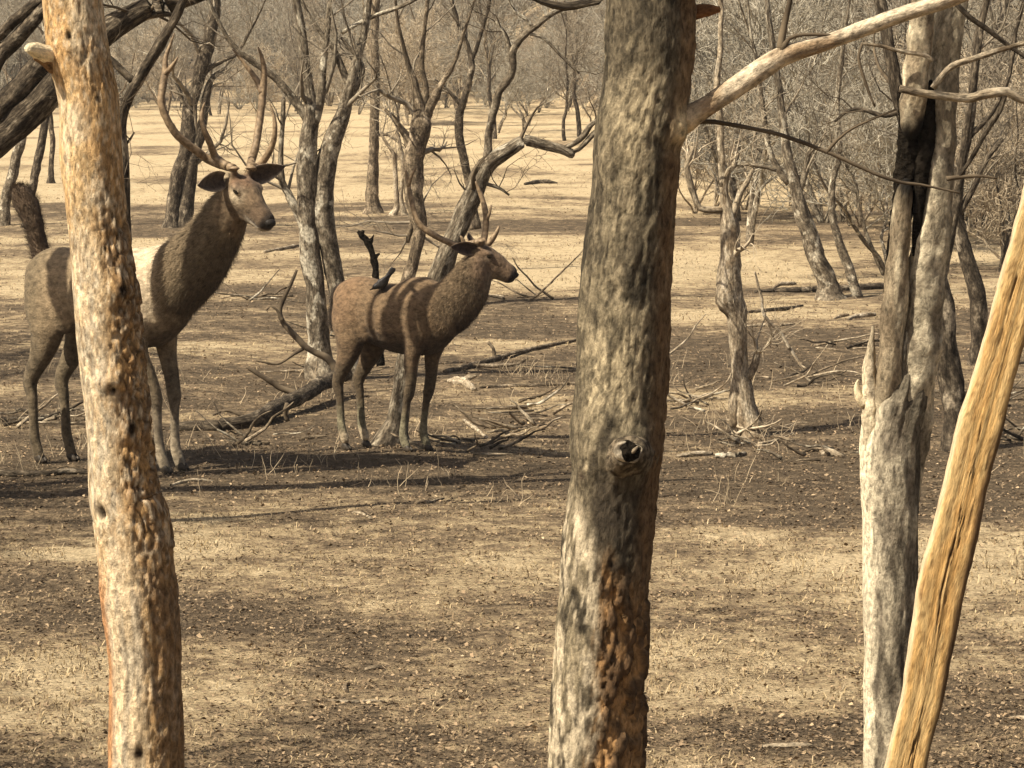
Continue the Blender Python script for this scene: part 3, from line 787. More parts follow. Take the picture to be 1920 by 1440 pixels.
# leaning tree whose foot shows between the smaller stag's legs
photo_tree('leaning crooked bare tree, its foot showing between the legs of the smaller stag', [
    [(738, 842, 32), (745, 790, 22), (758, 720, 20), (775, 650, 20), (798, 580, 21), (822, 522, 21), (848, 450, 19), (876, 380, 18), (896, 332, 18), (915, 305, 16), (945, 285, 13), (975, 266, 11), (990, 264, 10), (1020, 272, 10), (1050, 280, 9), (1068, 289, 9), (1074, 292, 6)],
    [(912, 308, 9), (914, 280, 8), (918, 245, 7), (926, 205, 8), (935, 172, 7), (950, 150, 8), (962, 128, 7), (961, 98, 7), (975, 75, 6), (1005, 48, 6), (1034, 26, 5), (1065, 12, 5), (1100, 0, 4)],
    [(1050, 281, 6), (1078, 268, 5), (1098, 250, 6), (1112, 232, 5), (1135, 220, 4)],
    [(1060, 286, 5), (1085, 280, 4), (1112, 252, 5), (1130, 235, 4)],
    [(1000, 52, 4), (985, 35, 3.5), (965, 20, 3), (950, -15, 3)],
    [(990, 62, 3), (1022, 74, 3), (1052, 105, 2.5), (1085, 138, 2.5)],
    [(893, 340, 5), (915, 346, 3.5), (935, 352, 3), (955, 366, 2)],
    [(960, 110, 5), (950, 70, 4), (930, 40, 3)]], 21.2, M_grey, M_twigd, 12, lev=(3, 4, 3), L0=0.5, t0=0.62, seg=0.04, wob=0.45, amp=0.2)
# right of the centre trunk
photo_tree('pale barked crooked tree just right of the near dark trunk', [
    [(1408, 806, 26), (1402, 760, 19), (1394, 700, 17), (1386, 640, 17), (1380, 590, 19), (1366, 560, 27), (1362, 520, 22), (1366, 470, 19), (1366, 430, 19), (1362, 395, 14), (1356, 365, 9), (1356, 340, 8), (1366, 318, 6), (1390, 308, 4), (1430, 312, 4), (1455, 320, 3)],
    [(1360, 392, 7), (1335, 394, 6), (1312, 390, 6), (1300, 365, 6), (1290, 330, 6), (1288, 305, 5), (1300, 275, 4)],
    [(1372, 410, 8), (1380, 385, 7), (1388, 362, 6), (1402, 340, 5), (1415, 310, 3)],
    [(1404, 708, 9), (1414, 690, 8), (1420, 668, 7), (1425, 652, 3)],
    [(1356, 350, 7), (1352, 280, 7), (1350, 220, 7), (1345, 150, 6), (1352, 60, 5), (1345, -20, 5)],
    [(1388, 700, 11), (1376, 760, 11), (1374, 800, 10)]], dg(806), M_pale, M_twigp, 14, lev=(4, 4, 3), L0=0.7, t0=0.55, wob=0.5, amp=0.25)
photo_tree('curved grey tree leaning left with a dark fallen log at its foot', [
    [(1556, 552, 25), (1548, 530, 18), (1532, 490, 17), (1516, 440, 16), (1502, 395, 14), (1492, 355, 12), (1480, 310, 10), (1470, 250, 8), (1462, 180, 7), (1450, 100, 6), (1440, 20, 5)],
    [(1494, 365, 8), (1508, 330, 6), (1516, 290, 5), (1530, 260, 4)],
    [(1478, 345, 6), (1458, 315, 6), (1440, 270, 5), (1430, 200, 5), (1420, 120, 4)],
    [(1610, 548, 10), (1592, 500, 9), (1575, 455, 8), (1562, 410, 7), (1560, 350, 6), (1575, 280, 5), (1570, 190, 5), (1580, 100, 4)]], dg(552), M_grey, M_twig, 16, lev=(6, 5, 4), L0=1.0)
photo_tree('dark leaning trunk close behind the pale divided trunk', [
    [(1800, 850, 30), (1790, 780, 24), (1780, 700, 24), (1768, 600, 24), (1757, 520, 23), (1742, 430, 20), (1722, 330, 17), (1700, 240, 15), (1680, 170, 13), (1665, 80, 12), (1650, 0, 11)],
    [(1690, 205, 8), (1670, 215, 5), (1650, 216, 4), (1615, 205, 4), (1590, 208, 3), (1565, 228, 2.5)],
    [(1760, 540, 11), (1782, 440, 9), (1800, 340, 8), (1812, 240, 7), (1830, 120, 6), (1850, 0, 5)]], 20.6, M_dark, M_twigd, 18, lev=(4, 5, 4), L0=0.9, t0=0.5)
photo_tree('dark crooked trunk between the divided trunk and the leaning pole', [
    [(1836, 720, 20), (1834, 660, 17), (1836, 600, 16), (1832, 545, 16), (1816, 500, 14), (1802, 450, 13), (1792, 390, 12), (1800, 320, 10), (1818, 230, 9), (1826, 140, 8), (1840, 40, 7)],
    [(1800, 400, 7), (1826, 350, 6), (1850, 300, 5), (1880, 260, 4)],
    [(1815, 260, 6), (1860, 210, 5), (1890, 150, 4), (1905, 60, 4)]], 26.5, M_dark, M_twig, 20, lev=(5, 5, 4), L0=0.9)
# left edge: thick dark limbs of a big leaning tree
photo_tree('massive dark forked tree leaning in from the left edge behind the flaky trunk', [
    [(-620, 960, 62), (-430, 660, 50), (-260, 480, 42), (-120, 352, 34), (0, 258, 30), (60, 206, 28), (110, 150, 26), (160, 95, 25), (215, 48, 24), (270, 18, 21), (330, 0, 19), (420, -40, 16)],
    [(-120, 352, 30), (-40, 244, 26), (20, 186, 24), (62, 140, 22), (100, 90, 20), (140, 20, 18), (180, -60, 14)],
    [(-60, 262, 18), (-10, 120, 15), (40, 62, 15), (80, 20, 13), (120, -30, 12)],
    [(-40, 100, 12), (10, 55, 11), (60, 10, 10), (90, -20, 9)],
    [(236, 42, 8), (270, 32, 8), (300, 26, 7), (325, 28, 3)]], 18.0, M_dark, M_twigd, 22, lev=(5, 5, 4), L0=0.9, t0=0.3, seg=0.04, sides=20)
photo_tree('slim dark forked tree mostly hidden behind the near flaky trunk', [
    [(232, 990, 17), (232, 700, 15), (232, 450, 13), (230, 300, 11), (229, 225, 10), (243, 178, 10), (256, 155, 11), (278, 118, 10), (298, 84, 11), (318, 52, 9), (345, 0, 8)],
    [(254, 156, 8), (232, 136, 7), (206, 110, 7), (180, 80, 6)],
    [(232, 275, 3), (243, 262, 2.5), (252, 248, 1.5)]], dg(990), M_dark, M_twigd, 24, lev=(4, 4, 3), L0=0.8, t0=0.75)
photo_tree('pale grey sapling leaning right at the left edge above the raised tail', [
    [(2, 420, 12), (12, 370, 10), (25, 320, 10), (38, 270, 9), (50, 220, 8), (70, 150, 7), (85, 60, 6)]], dg(420), M_grey, M_twig, 26, lev=(6, 4, 3))
photo_tree('dark sapling leaning right behind the raised tail of the larger stag', [
    [(50, 425, 9), (58, 370, 8), (66, 330, 8), (76, 280, 8), (84, 230, 7), (100, 150, 6), (112, 60, 6)]], dg(425), M_dark, M_twig, 27, lev=(6, 4, 3))
photo_tree('thin dark sapling just left of the flaky trunk on the sunlit grass', [
    [(95, 350, 6), (96, 310, 5), (98, 260, 5), (94, 200, 4.5), (100, 100, 4)]], dg(350), M_dark, M_twig, 28, lev=(6, 4, 3))
# overhead branch at the top centre
photo_tree('dark branch arching in at the top edge left of the near dark trunk', [
    [(2150, 1390, 52, 12.0), (2120, 900, 45, 12.0), (2080, 300, 34, 12.0), (1980, -100, 26, 12.0), (1700, -180, 17, 12.0), (1400, -90, 12, 12.0), (1180, -15, 8, 12.0), (1105, 4, 8, 12.0), (1060, 12, 8, 12.0), (1015, 2, 6, 12.0), (975, -18, 4, 12.0)]], 12.0, M_dark, M_twigd, 30, top=False, lev=(2, 3, 2), L0=0.4, t0=0.75, sides=16)

# ------------------------------------------------------------------ thicket: individual bare trees behind
def bare_tree_mesh(seed, h, stems=2, dense=1.0, lean=0.2):
    rg = np.random.default_rng(seed)
    P, R, tr = [], [], []
    for s in range(stems):
        q = np.zeros(3); d = nrm(np.array([rg.normal()*lean, rg.normal()*lean, 1.0])); pts = [q]
        for k in range(9):
            d = nrm(d+rg.normal(size=3)*0.17+np.array([0, 0, 0.12])); q = q+d*h*0.75/9*rg.uniform(0.85, 1.1); pts.append(q)
        r = 0.0095*h*rg.uniform(0.7, 1.2)*(1-0.8*np.linspace(0, 1, 10)**0.9)
        pts = np.array(pts); pts[0, 2] = -0.08
        P.append(pts); R.append(r); tr.append(tube(pts, r, 8, 0.15, 0.15, seed+s, wob=0.5))
    P, R = np.array(P), np.array(R)
    accs = []
    for (n, L, rr, t0, sd) in ((int(9*dense), h*0.34, 0.55, 0.22, 4), (7, h*0.17, 0.55, 0.12, 3), (int(6*dense), h*0.085, 0.6, 0.1, 3)):
        P, R = sprout(rg, P, R, n, L, rr, 5, (0.45, 1.15), 0.27, 0.16, t0, 1.0, 0.0085)
        accs.append(batch(P, R, sd))
    return merge(tr), merge(accs)

protos = []
for k, (h, st_n, dn, mt, tm) in enumerate([(5.5, 2, 1.0, M_grey, M_twigf), (6.5, 1, 1.2, M_dark, M_twig), (4.5, 3, 1.0, M_grey, M_twigf), (7.0, 2, 1.0, M_brown, M_twigf), (3.6, 4, 1.0, M_pale, M_twigp), (5.0, 2, 1.1, M_dark, M_twig)]):
    a, c = bare_tree_mesh(100+k, h, st_n, dn, 0.2 if st_n < 3 else 0.35)
    protos.append((a, c, mt, tm, h))
TL = ['bare grey twiggy tree in the thicket at the far side of the sunlit grass', 'thin dark bare tree in the thicket at the far side of the sunlit grass', 'low grey many stemmed tree in the thicket at the far side of the grass',
      'tall brown bare tree in the thicket at the far side of the grass', 'low pale many stemmed bush in the thicket at the far side of the grass', 'dark two stemmed bare tree in the thicket at the far side of the grass']
made = {}
def put_tree(k, x, y, sc, rz, label=None):
    z = float(H(x, y))
    if k not in made:
        a, c, mt, tm, h = protos[k]
        root = thing('tree', TL[k], 'tree', (0, 0, 0), 'bare trees of the thicket')
        part('trunk', root, a, mt); part('twigs', root, c, tm, kind='stuff')
        made[k] = root; r = root
    else:
        src = made[k]
        r = src.copy(); COL.objects.link(r)
        for ch in src.children:
            q = ch.copy(); COL.objects.link(q); q.parent = r
    if label:
        r['label'] = label; r['group'] = 'bare trees beside the frame'
    r.location = (x, y, z); r.scale = (sc, sc, sc); r.rotation_euler = (0, 0, rz)
rg = np.random.default_rng(77)
cnt = 0
spots = []
while cnt < 170:
    y = rg.uniform(44, 150)
    px = rg.uniform(-80, 2000)
    x = (px-960)/F*y
    lim = np.interp(px, [0, 250, 600, 760, 1000, 1150, 1300, 1450, 1920], [108, 116, 112, 100, 88, 72, 58, 50, 44])
    if y < lim: continue
    if any((x-a)**2+(y-b_)**2 < 1.6 for a, b_ in spots): continue
    spots.append((x, y)); cnt += 1
    put_tree(int(rg.choice(6, p=[.22, .14, .2, .14, .16, .14])), x, y, rg.uniform(0.6, 1.3), rg.uniform(0, 6.28))

for i in range(30):
    y = rg.uniform(46, 62); px = rg.uniform(1290, 1960); x = (px-960)/F*y
    put_tree(int(rg.choice([0, 2, 4, 2])), x, y, rg.uniform(0.35, 0.62), rg.uniform(0, 6.28))
for i in range(16):
    y = rg.uniform(38, 52); px = rg.uniform(1300, 1950); x = (px-960)/F*y
    put_tree(int(rg.choice([0, 2, 4, 5])), x, y, rg.uniform(0.55, 0.95), rg.uniform(0, 6.28))
# far brush on the hillside, beyond counting
acc_b = []
tmpl = []
for k in range(4):
    rg2 = np.random.default_rng(300+k)
    n = 7
    P0 = np.zeros((n, 6, 3)); a = rg2.uniform(0, 6.28, n)
    d0 = nrm(np.stack([np.cos(a)*0.45, np.sin(a)*0.45, np.ones(n)], 1)); q = np.zeros((n, 3))
    for j in range(6):
        P0[:, j] = q; d0 = nrm(d0+rg2.normal(size=d0.shape)*0.16); q = q+d0*0.46
    R0 = np.tile(0.05*(1-0.75*np.arange(6)/5), (n, 1))
    P1, R1 = sprout(rg2, P0, R0, 7, 1.1, 0.6, 4, (0.4, 1.1), 0.25, 0.2, 0.2, 1, 0.016)
    P2, R2 = sprout(rg2, P1, R1, 3, 0.6, 0.7, 3, (0.4, 1.1), 0.25, 0.1, 0.2, 1, 0.014)
    tmpl.append(merge([batch(P0, R0, 4), batch(P1, R1, 3), batch(P2, R2, 3)]))
for i in range(1250):
    y = 80+165*rg.uniform(0, 1)**1.1
    x = rg.uniform(-0.2, 0.2)*y
    if y < float(START(np.array(x)))-10: continue
    V, Q, T, A = tmpl[i % 4]
    a = rg.uniform(0, 6.28); s = rg.uniform(0.7, 1.35) if y > float(START(np.array(x)))+4 else rg.uniform(0.25, 0.6)
    Rm = np.array([[math.cos(a), -math.sin(a), 0], [math.sin(a), math.cos(a), 0], [0, 0, 1]])
    Vw = (V*s)@Rm.T+np.array([x, y, float(H(x, y))-0.05])
    acc_b.append((Vw, Q, None, {'bark': Vw}))
V, Q, T, A = merge(acc_b)
tag(mk('brush', V, Q, T, M_twigf, A), 'grey leafless scrub covering the far hillside', 'scrub', kind='stuff')

# trees beside the frame whose shade crosses the ground
SIDE = ['tall brown bare tree left of the stags, outside the picture', 'thin dark bare tree furthest left beyond the stags', 'grey bare tree left of the foreground ground', 'dark two stemmed bare tree well left of the stags',
        'brown bare tree left of the near flaky trunk', 'tall brown bare tree left and beyond the stags', 'dark two stemmed bare tree left of the twin stemmed tree', 'small dark bare tree left of the near flaky trunk']
for k, (x, y, kd, sc) in enumerate([(-6.9, 16.0, 3, 1.15), (-7.2, 16.6, 1, 1.2), (-6.0, 9.6, 0, 1.2), (-8.4, 19.6, 5, 1.3), (-5.0, 7.6, 3, 0.85), (-9.5, 23.5, 3, 1.1), (-7.6, 26.5, 5, 1.2), (-7.4, 12.0, 5, 1.3)]):
    put_tree(kd, x, y, sc, k*1.7, SIDE[k])
# unseen tree added past the left edge, limbs and shoots aimed to shade stags
SH = np.array([0.25, -0.55, 0.0])
rs = thing('tree', 'unseen bare tree beyond the left edge, shaped to shade the stags', 'tree', (-4.85, 17.85, float(H(-4.85, 17.85))))
def wtube(name, pts, r, seed, mt=M_dark, parent=None):
    part(name, rs, tube([np.array(p, float)+SH for p in pts], r, 12, 0.06, 0.15, seed, wob=0.4), mt, parent=parent)
wtube('trunk', [(-5.1, 18.4, -.1), (-5.0, 18.45, 1.2), (-4.8, 18.65, 2.4), (-4.95, 18.8, 3.2), (-5.25, 19.0, 4.4), (-5.4, 19.1, 5.6), (-5.5, 19.2, 6.8)], [.17, .14, .12, .11, .085, .05, .02], 3)
wtube('branch', [(-4.82, 18.66, 2.6), (-4.1, 19.0, 3.3), (-3.7, 19.3, 3.55), (-3.3, 19.5, 3.62), (-2.9, 19.6, 3.75), (-2.4, 19.8, 4.1)], [.075, .06, .05, .042, .034, .015], 5)
for k, (xx, rr, tl, hh) in enumerate([(-3.50, .024, -.06, .9), (-3.30, .032, .05, 1.1), (-3.08, .026, .04, 1.2), (-2.86, .034, .10, 1.1)]):
    wtube('shade_shoot', [(xx, 19.5, 3.6), (xx+tl*.3, 19.5, 3.9), (xx+tl*.8, 19.48, 4.25), (xx+tl*.8, 19.5, 4.25+hh*.5), (xx+tl, 19.5, 4.25+hh)], [rr*1.1, rr, rr, rr*.8, rr*.3], 20+k)
wtube('branch', [(-4.85, 18.7, 2.9), (-4.5, 18.6, 3.75), (-4.24, 18.58, 4.2), (-4.07, 18.62, 4.36), (-3.95, 18.66, 4.44), (-3.87, 18.7, 4.65)], [.07, .08, .10, .10, .08, .02], 7)  # limb shaped to throw shade on the larger stag's neck
wtube('branch', [(-4.95, 18.8, 3.1), (-5.1, 19.0, 3.7), (-5.35, 19.25, 4.4), (-5.6, 19.4, 5.2)], [.09, .09, .08, .03], 11)
rg = np.random.default_rng(31)
crown(rs, stems_array([(SH+np.array([(-4.95, 18.8, 3.2), (-5.25, 19.0, 4.4), (-5.4, 19.1, 5.6), (-5.5, 19.2, 6.8)]), np.array([.11, .085, .05, .02])), (SH+np.array([(-5.0, 19.0, 3.7), (-5.35, 19.25, 4.4), (-5.6, 19.4, 5.2)]), np.array([.09, .08, .03]))]), rg, [(5, 1.0, .4, .1, .25, .25, (.5, 1.1)), (4, .5, .5, .1, .1, .3, (.4, 1.1)), (3, .3, .5, .1, .1, .3, (.4, 1.1))], .003, M_twigd)

# ------------------------------------------------------------------ stags
def loft(C, Wd, Hd, up=(0, 0, 1), sides=18):
    C = np.asarray(C, float)
    t = nrm(np.gradient(C, axis=0)); up = np.asarray(up, float)
    sd = nrm(np.cross(np.broadcast_to(up, t.shape), t)); dr = np.cross(t, sd)
    th = np.arange(sides)/sides*2*np.pi
    V = C[:, None]+sd[:, None]*(np.asarray(Wd)[:, None]*np.cos(th))[..., None]+dr[:, None]*(np.asarray(Hd)[:, None]*np.sin(th))[..., None]
    N = len(C); V = V.reshape(-1, 3)
    i = np.arange(N-1)[:, None]*sides; j = np.arange(sides)[None]; jn = (j+1) % sides
    Q = np.stack([i+j, i+jn, i+sides+jn, i+sides+j], -1).reshape(-1, 4)
    V = np.vstack([V, C[0], C[-1]]); a = N*sides; k = np.arange(sides); kn = (k+1) % sides; e = (N-1)*sides
    T = np.vstack([np.stack([np.full(sides, a), kn, k], -1), np.stack([np.full(sides, a+1), e+k, e+kn], -1)])
    return (V, Q, T, {})

def sloft(keys, up=(0, 0, 1), m=6):
    """keys rows: x,y,z,w,h -> smooth loft"""
    K = np.array(keys, float)
    n = len(K); E = np.vstack([2*K[0]-K[1], K, 2*K[-1]-K[-2]]); out = []
    for i in range(n-1):
        t = (np.arange(m)/m)[:, None]
        a, b_, c, d = E[i], E[i+1], E[i+2], E[i+3]
        out.append(0.5*((2*b_)+(-a+c)*t+(2*a-5*b_+4*c-d)*t*t+(-a+3*b_-3*c+d)*t**3))
    out.append(K[-1:]); o = np.vstack(out)
    return loft(o[:, :3], np.maximum(o[:, 3], 0.004), np.maximum(o[:, 4], 0.004), up)

M_fur = attrmat('deer_coat', 34.0, 1.0, 0.40, 1.5, 0.9, 0.016, 0.95, 'fur', 0.05, detail=9.0)
M_antler = plain('antler', (0.12, 0.08, 0.045), (0.30, 0.215, 0.13), 40.0, 0.6, 0.5, 0.004, 0.3)
M_hoof = plain('hoof_horn', (0.03, 0.024, 0.018), (0.07, 0.055, 0.04), 60.0, 0.5)
M_eye = plain('eye', (0.008, 0.006, 0.004), (0.012, 0.009, 0.006), 5.0, 0.12, 0.0, 0.0, 0.6)
M_nose = plain('wet_nose', (0.010, 0.008, 0.007), (0.026, 0.021, 0.017), 140.0, 0.6, 0.6, 0.004, 0.2)

def build_stag(label, pos, phi, sc, sx, neck, poll, hyaw, hpitch, legs, tail, antlers, colfn, seed, headsc=1.0, earset=None, hlen=1.0, hdeep=1.0, muz=1.0):
    """local: +x forward, +y its left, z up; phi = turn towards the camera"""
    fw = np.array([math.cos(phi), -math.sin(phi), 0]); lf = np.array([math.sin(phi), math.cos(phi), 0])
    pos = np.asarray(pos, float)
    def tow(V):
        V = np.asarray(V, float)
        return pos+(V[..., 0:1]*fw+V[..., 1:2]*lf+V[..., 2:3]*np.array([0, 0, 1.0]))*sc
    root = thing('stag', label, 'deer', pos)
    A = []
    X = lambda x: x*sx
    A.append(sloft([(X(-.67), 0, 1.13, .04, .07), (X(-.63), 0, 1.14, .12, .17), (X(-.52), 0, 1.135, .185, .235), (X(-.36), 0, 1.12, .205, .255), (X(-.15), 0, 1.08, .22, .262), (X(.08), 0, 1.06, .235, .285),
                    (X(.28), 0, 1.085, .215, .315), (X(.44), 0, 1.10, .185, .295), (X(.57), 0, 1.12, .135, .225), (X(.66), 0, 1.15, .07, .12)]))
    A.append(sloft([(*n_[:3], n_[3], n_[4]) for n_ in neck]))
    poll = np.array(poll, float)
    hd = np.array([math.cos(hpitch)*math.cos(hyaw), math.cos(hpitch)*math.sin(hyaw), -math.sin(hpitch)])
    hl = np.array([-math.sin(hyaw), math.cos(hyaw), 0.0]); hu = np.cross(hd, hl)
    hp = lambda s, l, u: poll+(hd*s*hlen+hl*l+hu*u)*headsc
    hk = [(-.085, -.02, .035, .04), (-.05, -.015, .068, .07), (0, -.012, .082, .088), (.07, -.010, .085, .096), (.13, -.014, .072, .090), (.19, -.022, .061, .078), (.25, -.028, .053, .066), (.30, -.032, .051, .060), (.345, -.036, .049, .053), (.372, -.038, .034, .036), (.384, -.038, .012, .014)]
    A.append(sloft([(*hp(s, 0, u), w*headsc*(muz if s > .15 else 1), h*headsc*hdeep*(muz if s > .15 else 1)) for s, u, w, h in hk]))
    # lower jaw, cheeks, brow ridges
    A.append(sloft([(*hp(s, 0, u), w*headsc, h*headsc) for s, u, w, h in [(.03, -.085, .03, .03), (.09, -.095, .048, .036), (.17, -.088, .036, .028), (.26, -.078, .028, .02), (.325, -.072, .022, .014)]]))
    for sgn in (1, -1):
        A.append(sloft([(*hp(.035, sgn*.06, .048), .02, .014), (*hp(.075, sgn*.075, .046), .028, .018), (*hp(.115, sgn*.066, .032), .02, .012)]))
        # pedicle
        A.append(sloft([(*hp(-.01, sgn*.04, .05), .024, .024), (*hp(-.02, sgn*.05, .085), .022, .022), (*hp(-.026, sgn*.056, .11), .018, .018)], up=(1, 0.1, 0)))
    hoofs = []
    for key, L in legs.items():
        s = 1 if key.endswith('L') else -1
        if key[0] == 'F':
            x0, dx, dy = X(.40), L[0], L[1]    # hoof displaced by dx, dy
            k = [(x0-.02, s*.10, 1.14, .06, .13), (x0-.01, s*.125, 1.00, .078, .125), (x0-.03+dx*.1, s*.128, .86, .062, .088), (x0-.03+dx*.3, s*.122, .74, .05, .062), (x0+.0+dx*.5, s*.115+dy*.5, .60, .039, .044),
                 (x0+.012+dx*.7, s*.11+dy*.7, .475, .036, .039), (x0+.006+dx*.8, s*.11+dy*.8, .40, .025, .028), (x0+.0+dx*.9, s*.11+dy*.9, .27, .0225, .026), (x0+dx*.97, s*.11+dy, .16, .0255, .032), (x0+.012+dx, s*.11+dy, .115, .027, .033), (x0+.04+dx, s*.11+dy, .055, .026, .032), (x0+.05+dx, s*.11+dy, .03, .02, .026)]
            hoofs.append((x0+.055+dx, s*.11+dy))
        else:
            x0, dx, dy = X(-.56), L[0], L[1]
            k = [(X(-.40), s*.09, 1.22, .08, .15), (X(-.42), s*.125, 1.06, .095, .185), (X(-.40), s*.145, .90, .088, .15), (X(-.43)+dx*.2, s*.14, .77, .068, .105), (X(-.50)+dx*.4, s*.132+dy*.4, .65, .046, .066), (x0+.0+dx*.6, s*.125+dy*.6, .56, .036, .05),
                 (x0-.018+dx*.7, s*.12+dy*.7, .495, .033, .045), (x0+.0+dx*.8, s*.12+dy*.8, .42, .027, .034), (x0+.012+dx*.9, s*.12+dy*.9, .28, .0235, .029), (x0+.02+dx*.97, s*.12+dy, .165, .026, .033), (x0+.035+dx, s*.12+dy, .115, .027, .033), (x0+.06+dx, s*.12+dy, .055, .026, .032), (x0+.07+dx, s*.12+dy, .03, .02, .026)]
            hoofs.append((x0+.075+dx, s*.12+dy))
        k = [(*q[:3], q[3]*(1+.18*min(1, max(0, (.8-q[2])*4))), q[4]*(1+.18*min(1, max(0, (.8-q[2])*4)))) for q in k]
        A.append(sloft(k, up=(1, 0, 0.01), m=5))
    # haunch and shoulder masses
    for s in (1, -1):
        A.append(sloft([(X(-.60), s*.09, 1.10, .05, .09), (X(-.50), s*.12, 1.10, .09, .17), (X(-.36), s*.135, 1.03, .095, .19), (X(-.24), s*.14, .94, .07, .12), (X(-.16), s*.14, .90, .03, .05)]))
        A.append(sloft([(X(.20), s*.13, 1.10, .05, .12), (X(.33), s*.145, 1.10, .075, .20), (X(.46), s*.125, 1.05, .065, .17), (X(.54), s*.09, 1.03, .03, .08)]))
    V, Q, T, _ = merge([(v, q, t, {}) for v, q, t, a in A])
    tmp = mk('body_build', V, Q, T)
    md = tmp.modifiers.new('r', 'REMESH'); md.mode = 'VOXEL'; md.voxel_size = 0.0125
    ms = tmp.modifiers.new('s', 'SMOOTH'); ms.factor = 0.5; ms.iterations = 5
    dgp = bpy.context.evaluated_depsgraph_get()
    ev = tmp.evaluated_get(dgp)
    me = bpy.data.meshes.new_from_object(ev)
    n = len(me.vertices)
    V = np.empty(n*3, np.float32); me.vertices.foreach_get('co', V); V = V.reshape(-1, 3).astype(float)
    Nn = np.empty(n*3, np.float32); me.vertices.foreach_get('normal', Nn); Nn = Nn.reshape(-1, 3).astype(float)
    bpy.data.objects.remove(tmp)
    head_w = ss(-.06, .02, ((V-poll)@hd))*ss(0.30, 0.2, np.linalg.norm(V-poll-hd*.15, axis=1))
    # rib and muscle relief, ruffled mane
    rib = 0.004*np.sin(V[:, 0]*70+V[:, 2]*14)*ss(-.32, -.2, V[:, 0])*ss(.2, .1, V[:, 0])*ss(.85, .95, V[:, 2])*ss(1.25, 1.15, V[:, 2])
    mane = ss(X(.5), X(.62), V[:, 0])*(1-head_w)*ss(.9, 1.05, V[:, 2])
    V2 = V+Nn*(rib+0.010*(fbm(V*np.array([9, 9, 9]), seed, 3)-0.5)*(1-head_w*.8)*ss(.55, .75, V[:, 2])+mane*0.022*(fbm(V*np.array([22, 22, 10]), seed+3, 3)-0.45))[:, None]
    hs = (V-poll)@hd/headsc/hlen; hl_ = (V-poll)@hl/headsc; hu_ = (V-poll)@hu/headsc
    col = colfn(V, hs, hl_, hu_, head_w, Nn)
    me.vertices.foreach_set('co', (tow(V2)-pos).astype(np.float32).ravel())
    at = me.attributes.new('col', 'FLOAT_COLOR', 'POINT'); at.data.foreach_set('color', np.concatenate([col, np.ones((n, 1))], 1).astype(np.float32).ravel())
    at = me.attributes.new('fur', 'FLOAT_VECTOR', 'POINT'); at.data.foreach_set('vector', (V*np.array([0.55, 1, 0.8])).astype(np.float32).ravel())
    me.polygons.foreach_set('use_smooth', np.ones(len(me.polygons), bool))
    me.materials.clear(); me.materials.append(M_fur); me.update()
    body = bpy.data.objects.new('body', me); COL.objects.link(body); body.parent = root
    # coat: short hairs standing off the outline
    rg_ = np.random.default_rng(seed)
    pick = rg_.integers(0, n, 24000); mi = np.where(mane > 0.5)[0]; pick = np.concatenate([pick, rg_.choice(mi, 7000)])
    pick = pick[(head_w[pick] < 0.4) | (rg_.uniform(size=len(pick)) < 0.35)]
    flow = np.array([-1.0, 0, -0.75]); fl = flow-(Nn[pick]@flow)[:, None]*Nn[pick]
    fl = nrm(fl+rg_.normal(size=fl.shape)*0.25)
    ln = (0.010+(0.05 if sc > .9 else 0.03)*mane[pick]*rg_.uniform(.3, 1, len(pick))+0.008*rg_.uniform(size=len(pick)))*ss(.1, .7, V[pick, 2]+.2)*(1-0.6*head_w[pick])
    bse = V2[pick]-Nn[pick]*0.002; tip = bse+(fl*0.9+Nn[pick]*0.35)*ln[:, None]
    sdv = nrm(np.cross(fl, Nn[pick]))*0.0022
    HV = np.stack([bse-sdv, bse+sdv, tip], 1).reshape(-1, 3)
    hc = np.repeat(col[pick]*rg_.uniform(.7, 1.25, (len(pick), 1)), 3, 0)
    part('coat_hair', root, (tow(HV), None, np.arange(len(HV)).reshape(-1, 3), {'col': hc, 'fur': HV}), M_fur, kind='stuff')
    # eyes, nose
    for s in (1, -1):
        c = hp(.088, s*.077, .030); u_ = np.linspace(0, np.pi, 9); w_ = np.linspace(0, 2*np.pi, 13)[:-1]
        sp = [c]+[]
        ring = [(c+(hd*math.cos(a)*.023+(hu*math.sin(b_)*.017+hl*math.cos(b_)*.013)*math.sin(a))*headsc) for a in u_ for b_ in w_]
        EV = np.array(ring); e = np.arange(8)[:, None]*12; j = np.arange(12)[None]
        EQ = np.stack([e+j, e+(j+1) % 12, e+12+(j+1) % 12, e+12+j], -1).reshape(-1, 4)
        part('eye', root, (tow(EV), EQ, None, {}), M_eye)
    nz = sloft([(*hp(.352, 0, -.016), .03*headsc, .020*headsc), (*hp(.374, 0, -.020), .032*headsc, .023*headsc), (*hp(.390, 0, -.026), .024*headsc, .019*headsc), (*hp(.396, 0, -.028), .010*headsc, .008*headsc)])
    part('nose', root, (tow(nz[0]), nz[1], nz[2], {}), M_nose)
    # ears: cupped leaves
    for s in (1, -1):
        ax, opn = [np.array([np.dot(e_, fw), np.dot(e_, lf), e_[2]]) for e_ in earset[s]] if earset else (nrm(hl*s*0.85+hu*0.35-hd*0.35), nrm(hd*0.6+hl*s*0.5))
        ax = nrm(np.asarray(ax)); opn = nrm(np.asarray(opn)-(np.asarray(opn)@ax)*ax); sdv = np.cross(ax, opn)
        b0 = hp(-.035, s*.072, .035)
        us = np.linspace(0, 1, 13); vs = np.linspace(-1, 1, 11)
        U, Vv = np.meshgrid(us, vs, indexing='ij')
        wdt = 0.052*np.sin(np.pi*np.clip(U*0.84+0.15, 0, 1)**0.85)**0.8*headsc
        dep = 0.038*(1-U*0.55)*headsc
        g0 = b0+ax*(U*0.20*headsc)[..., None]+sdv*(wdt*Vv)[..., None]-opn*(dep*(1-Vv**2)*np.sin(np.pi*np.clip(U*.8+.2, 0, 1)))[..., None]
        inner = g0+opn*0.006
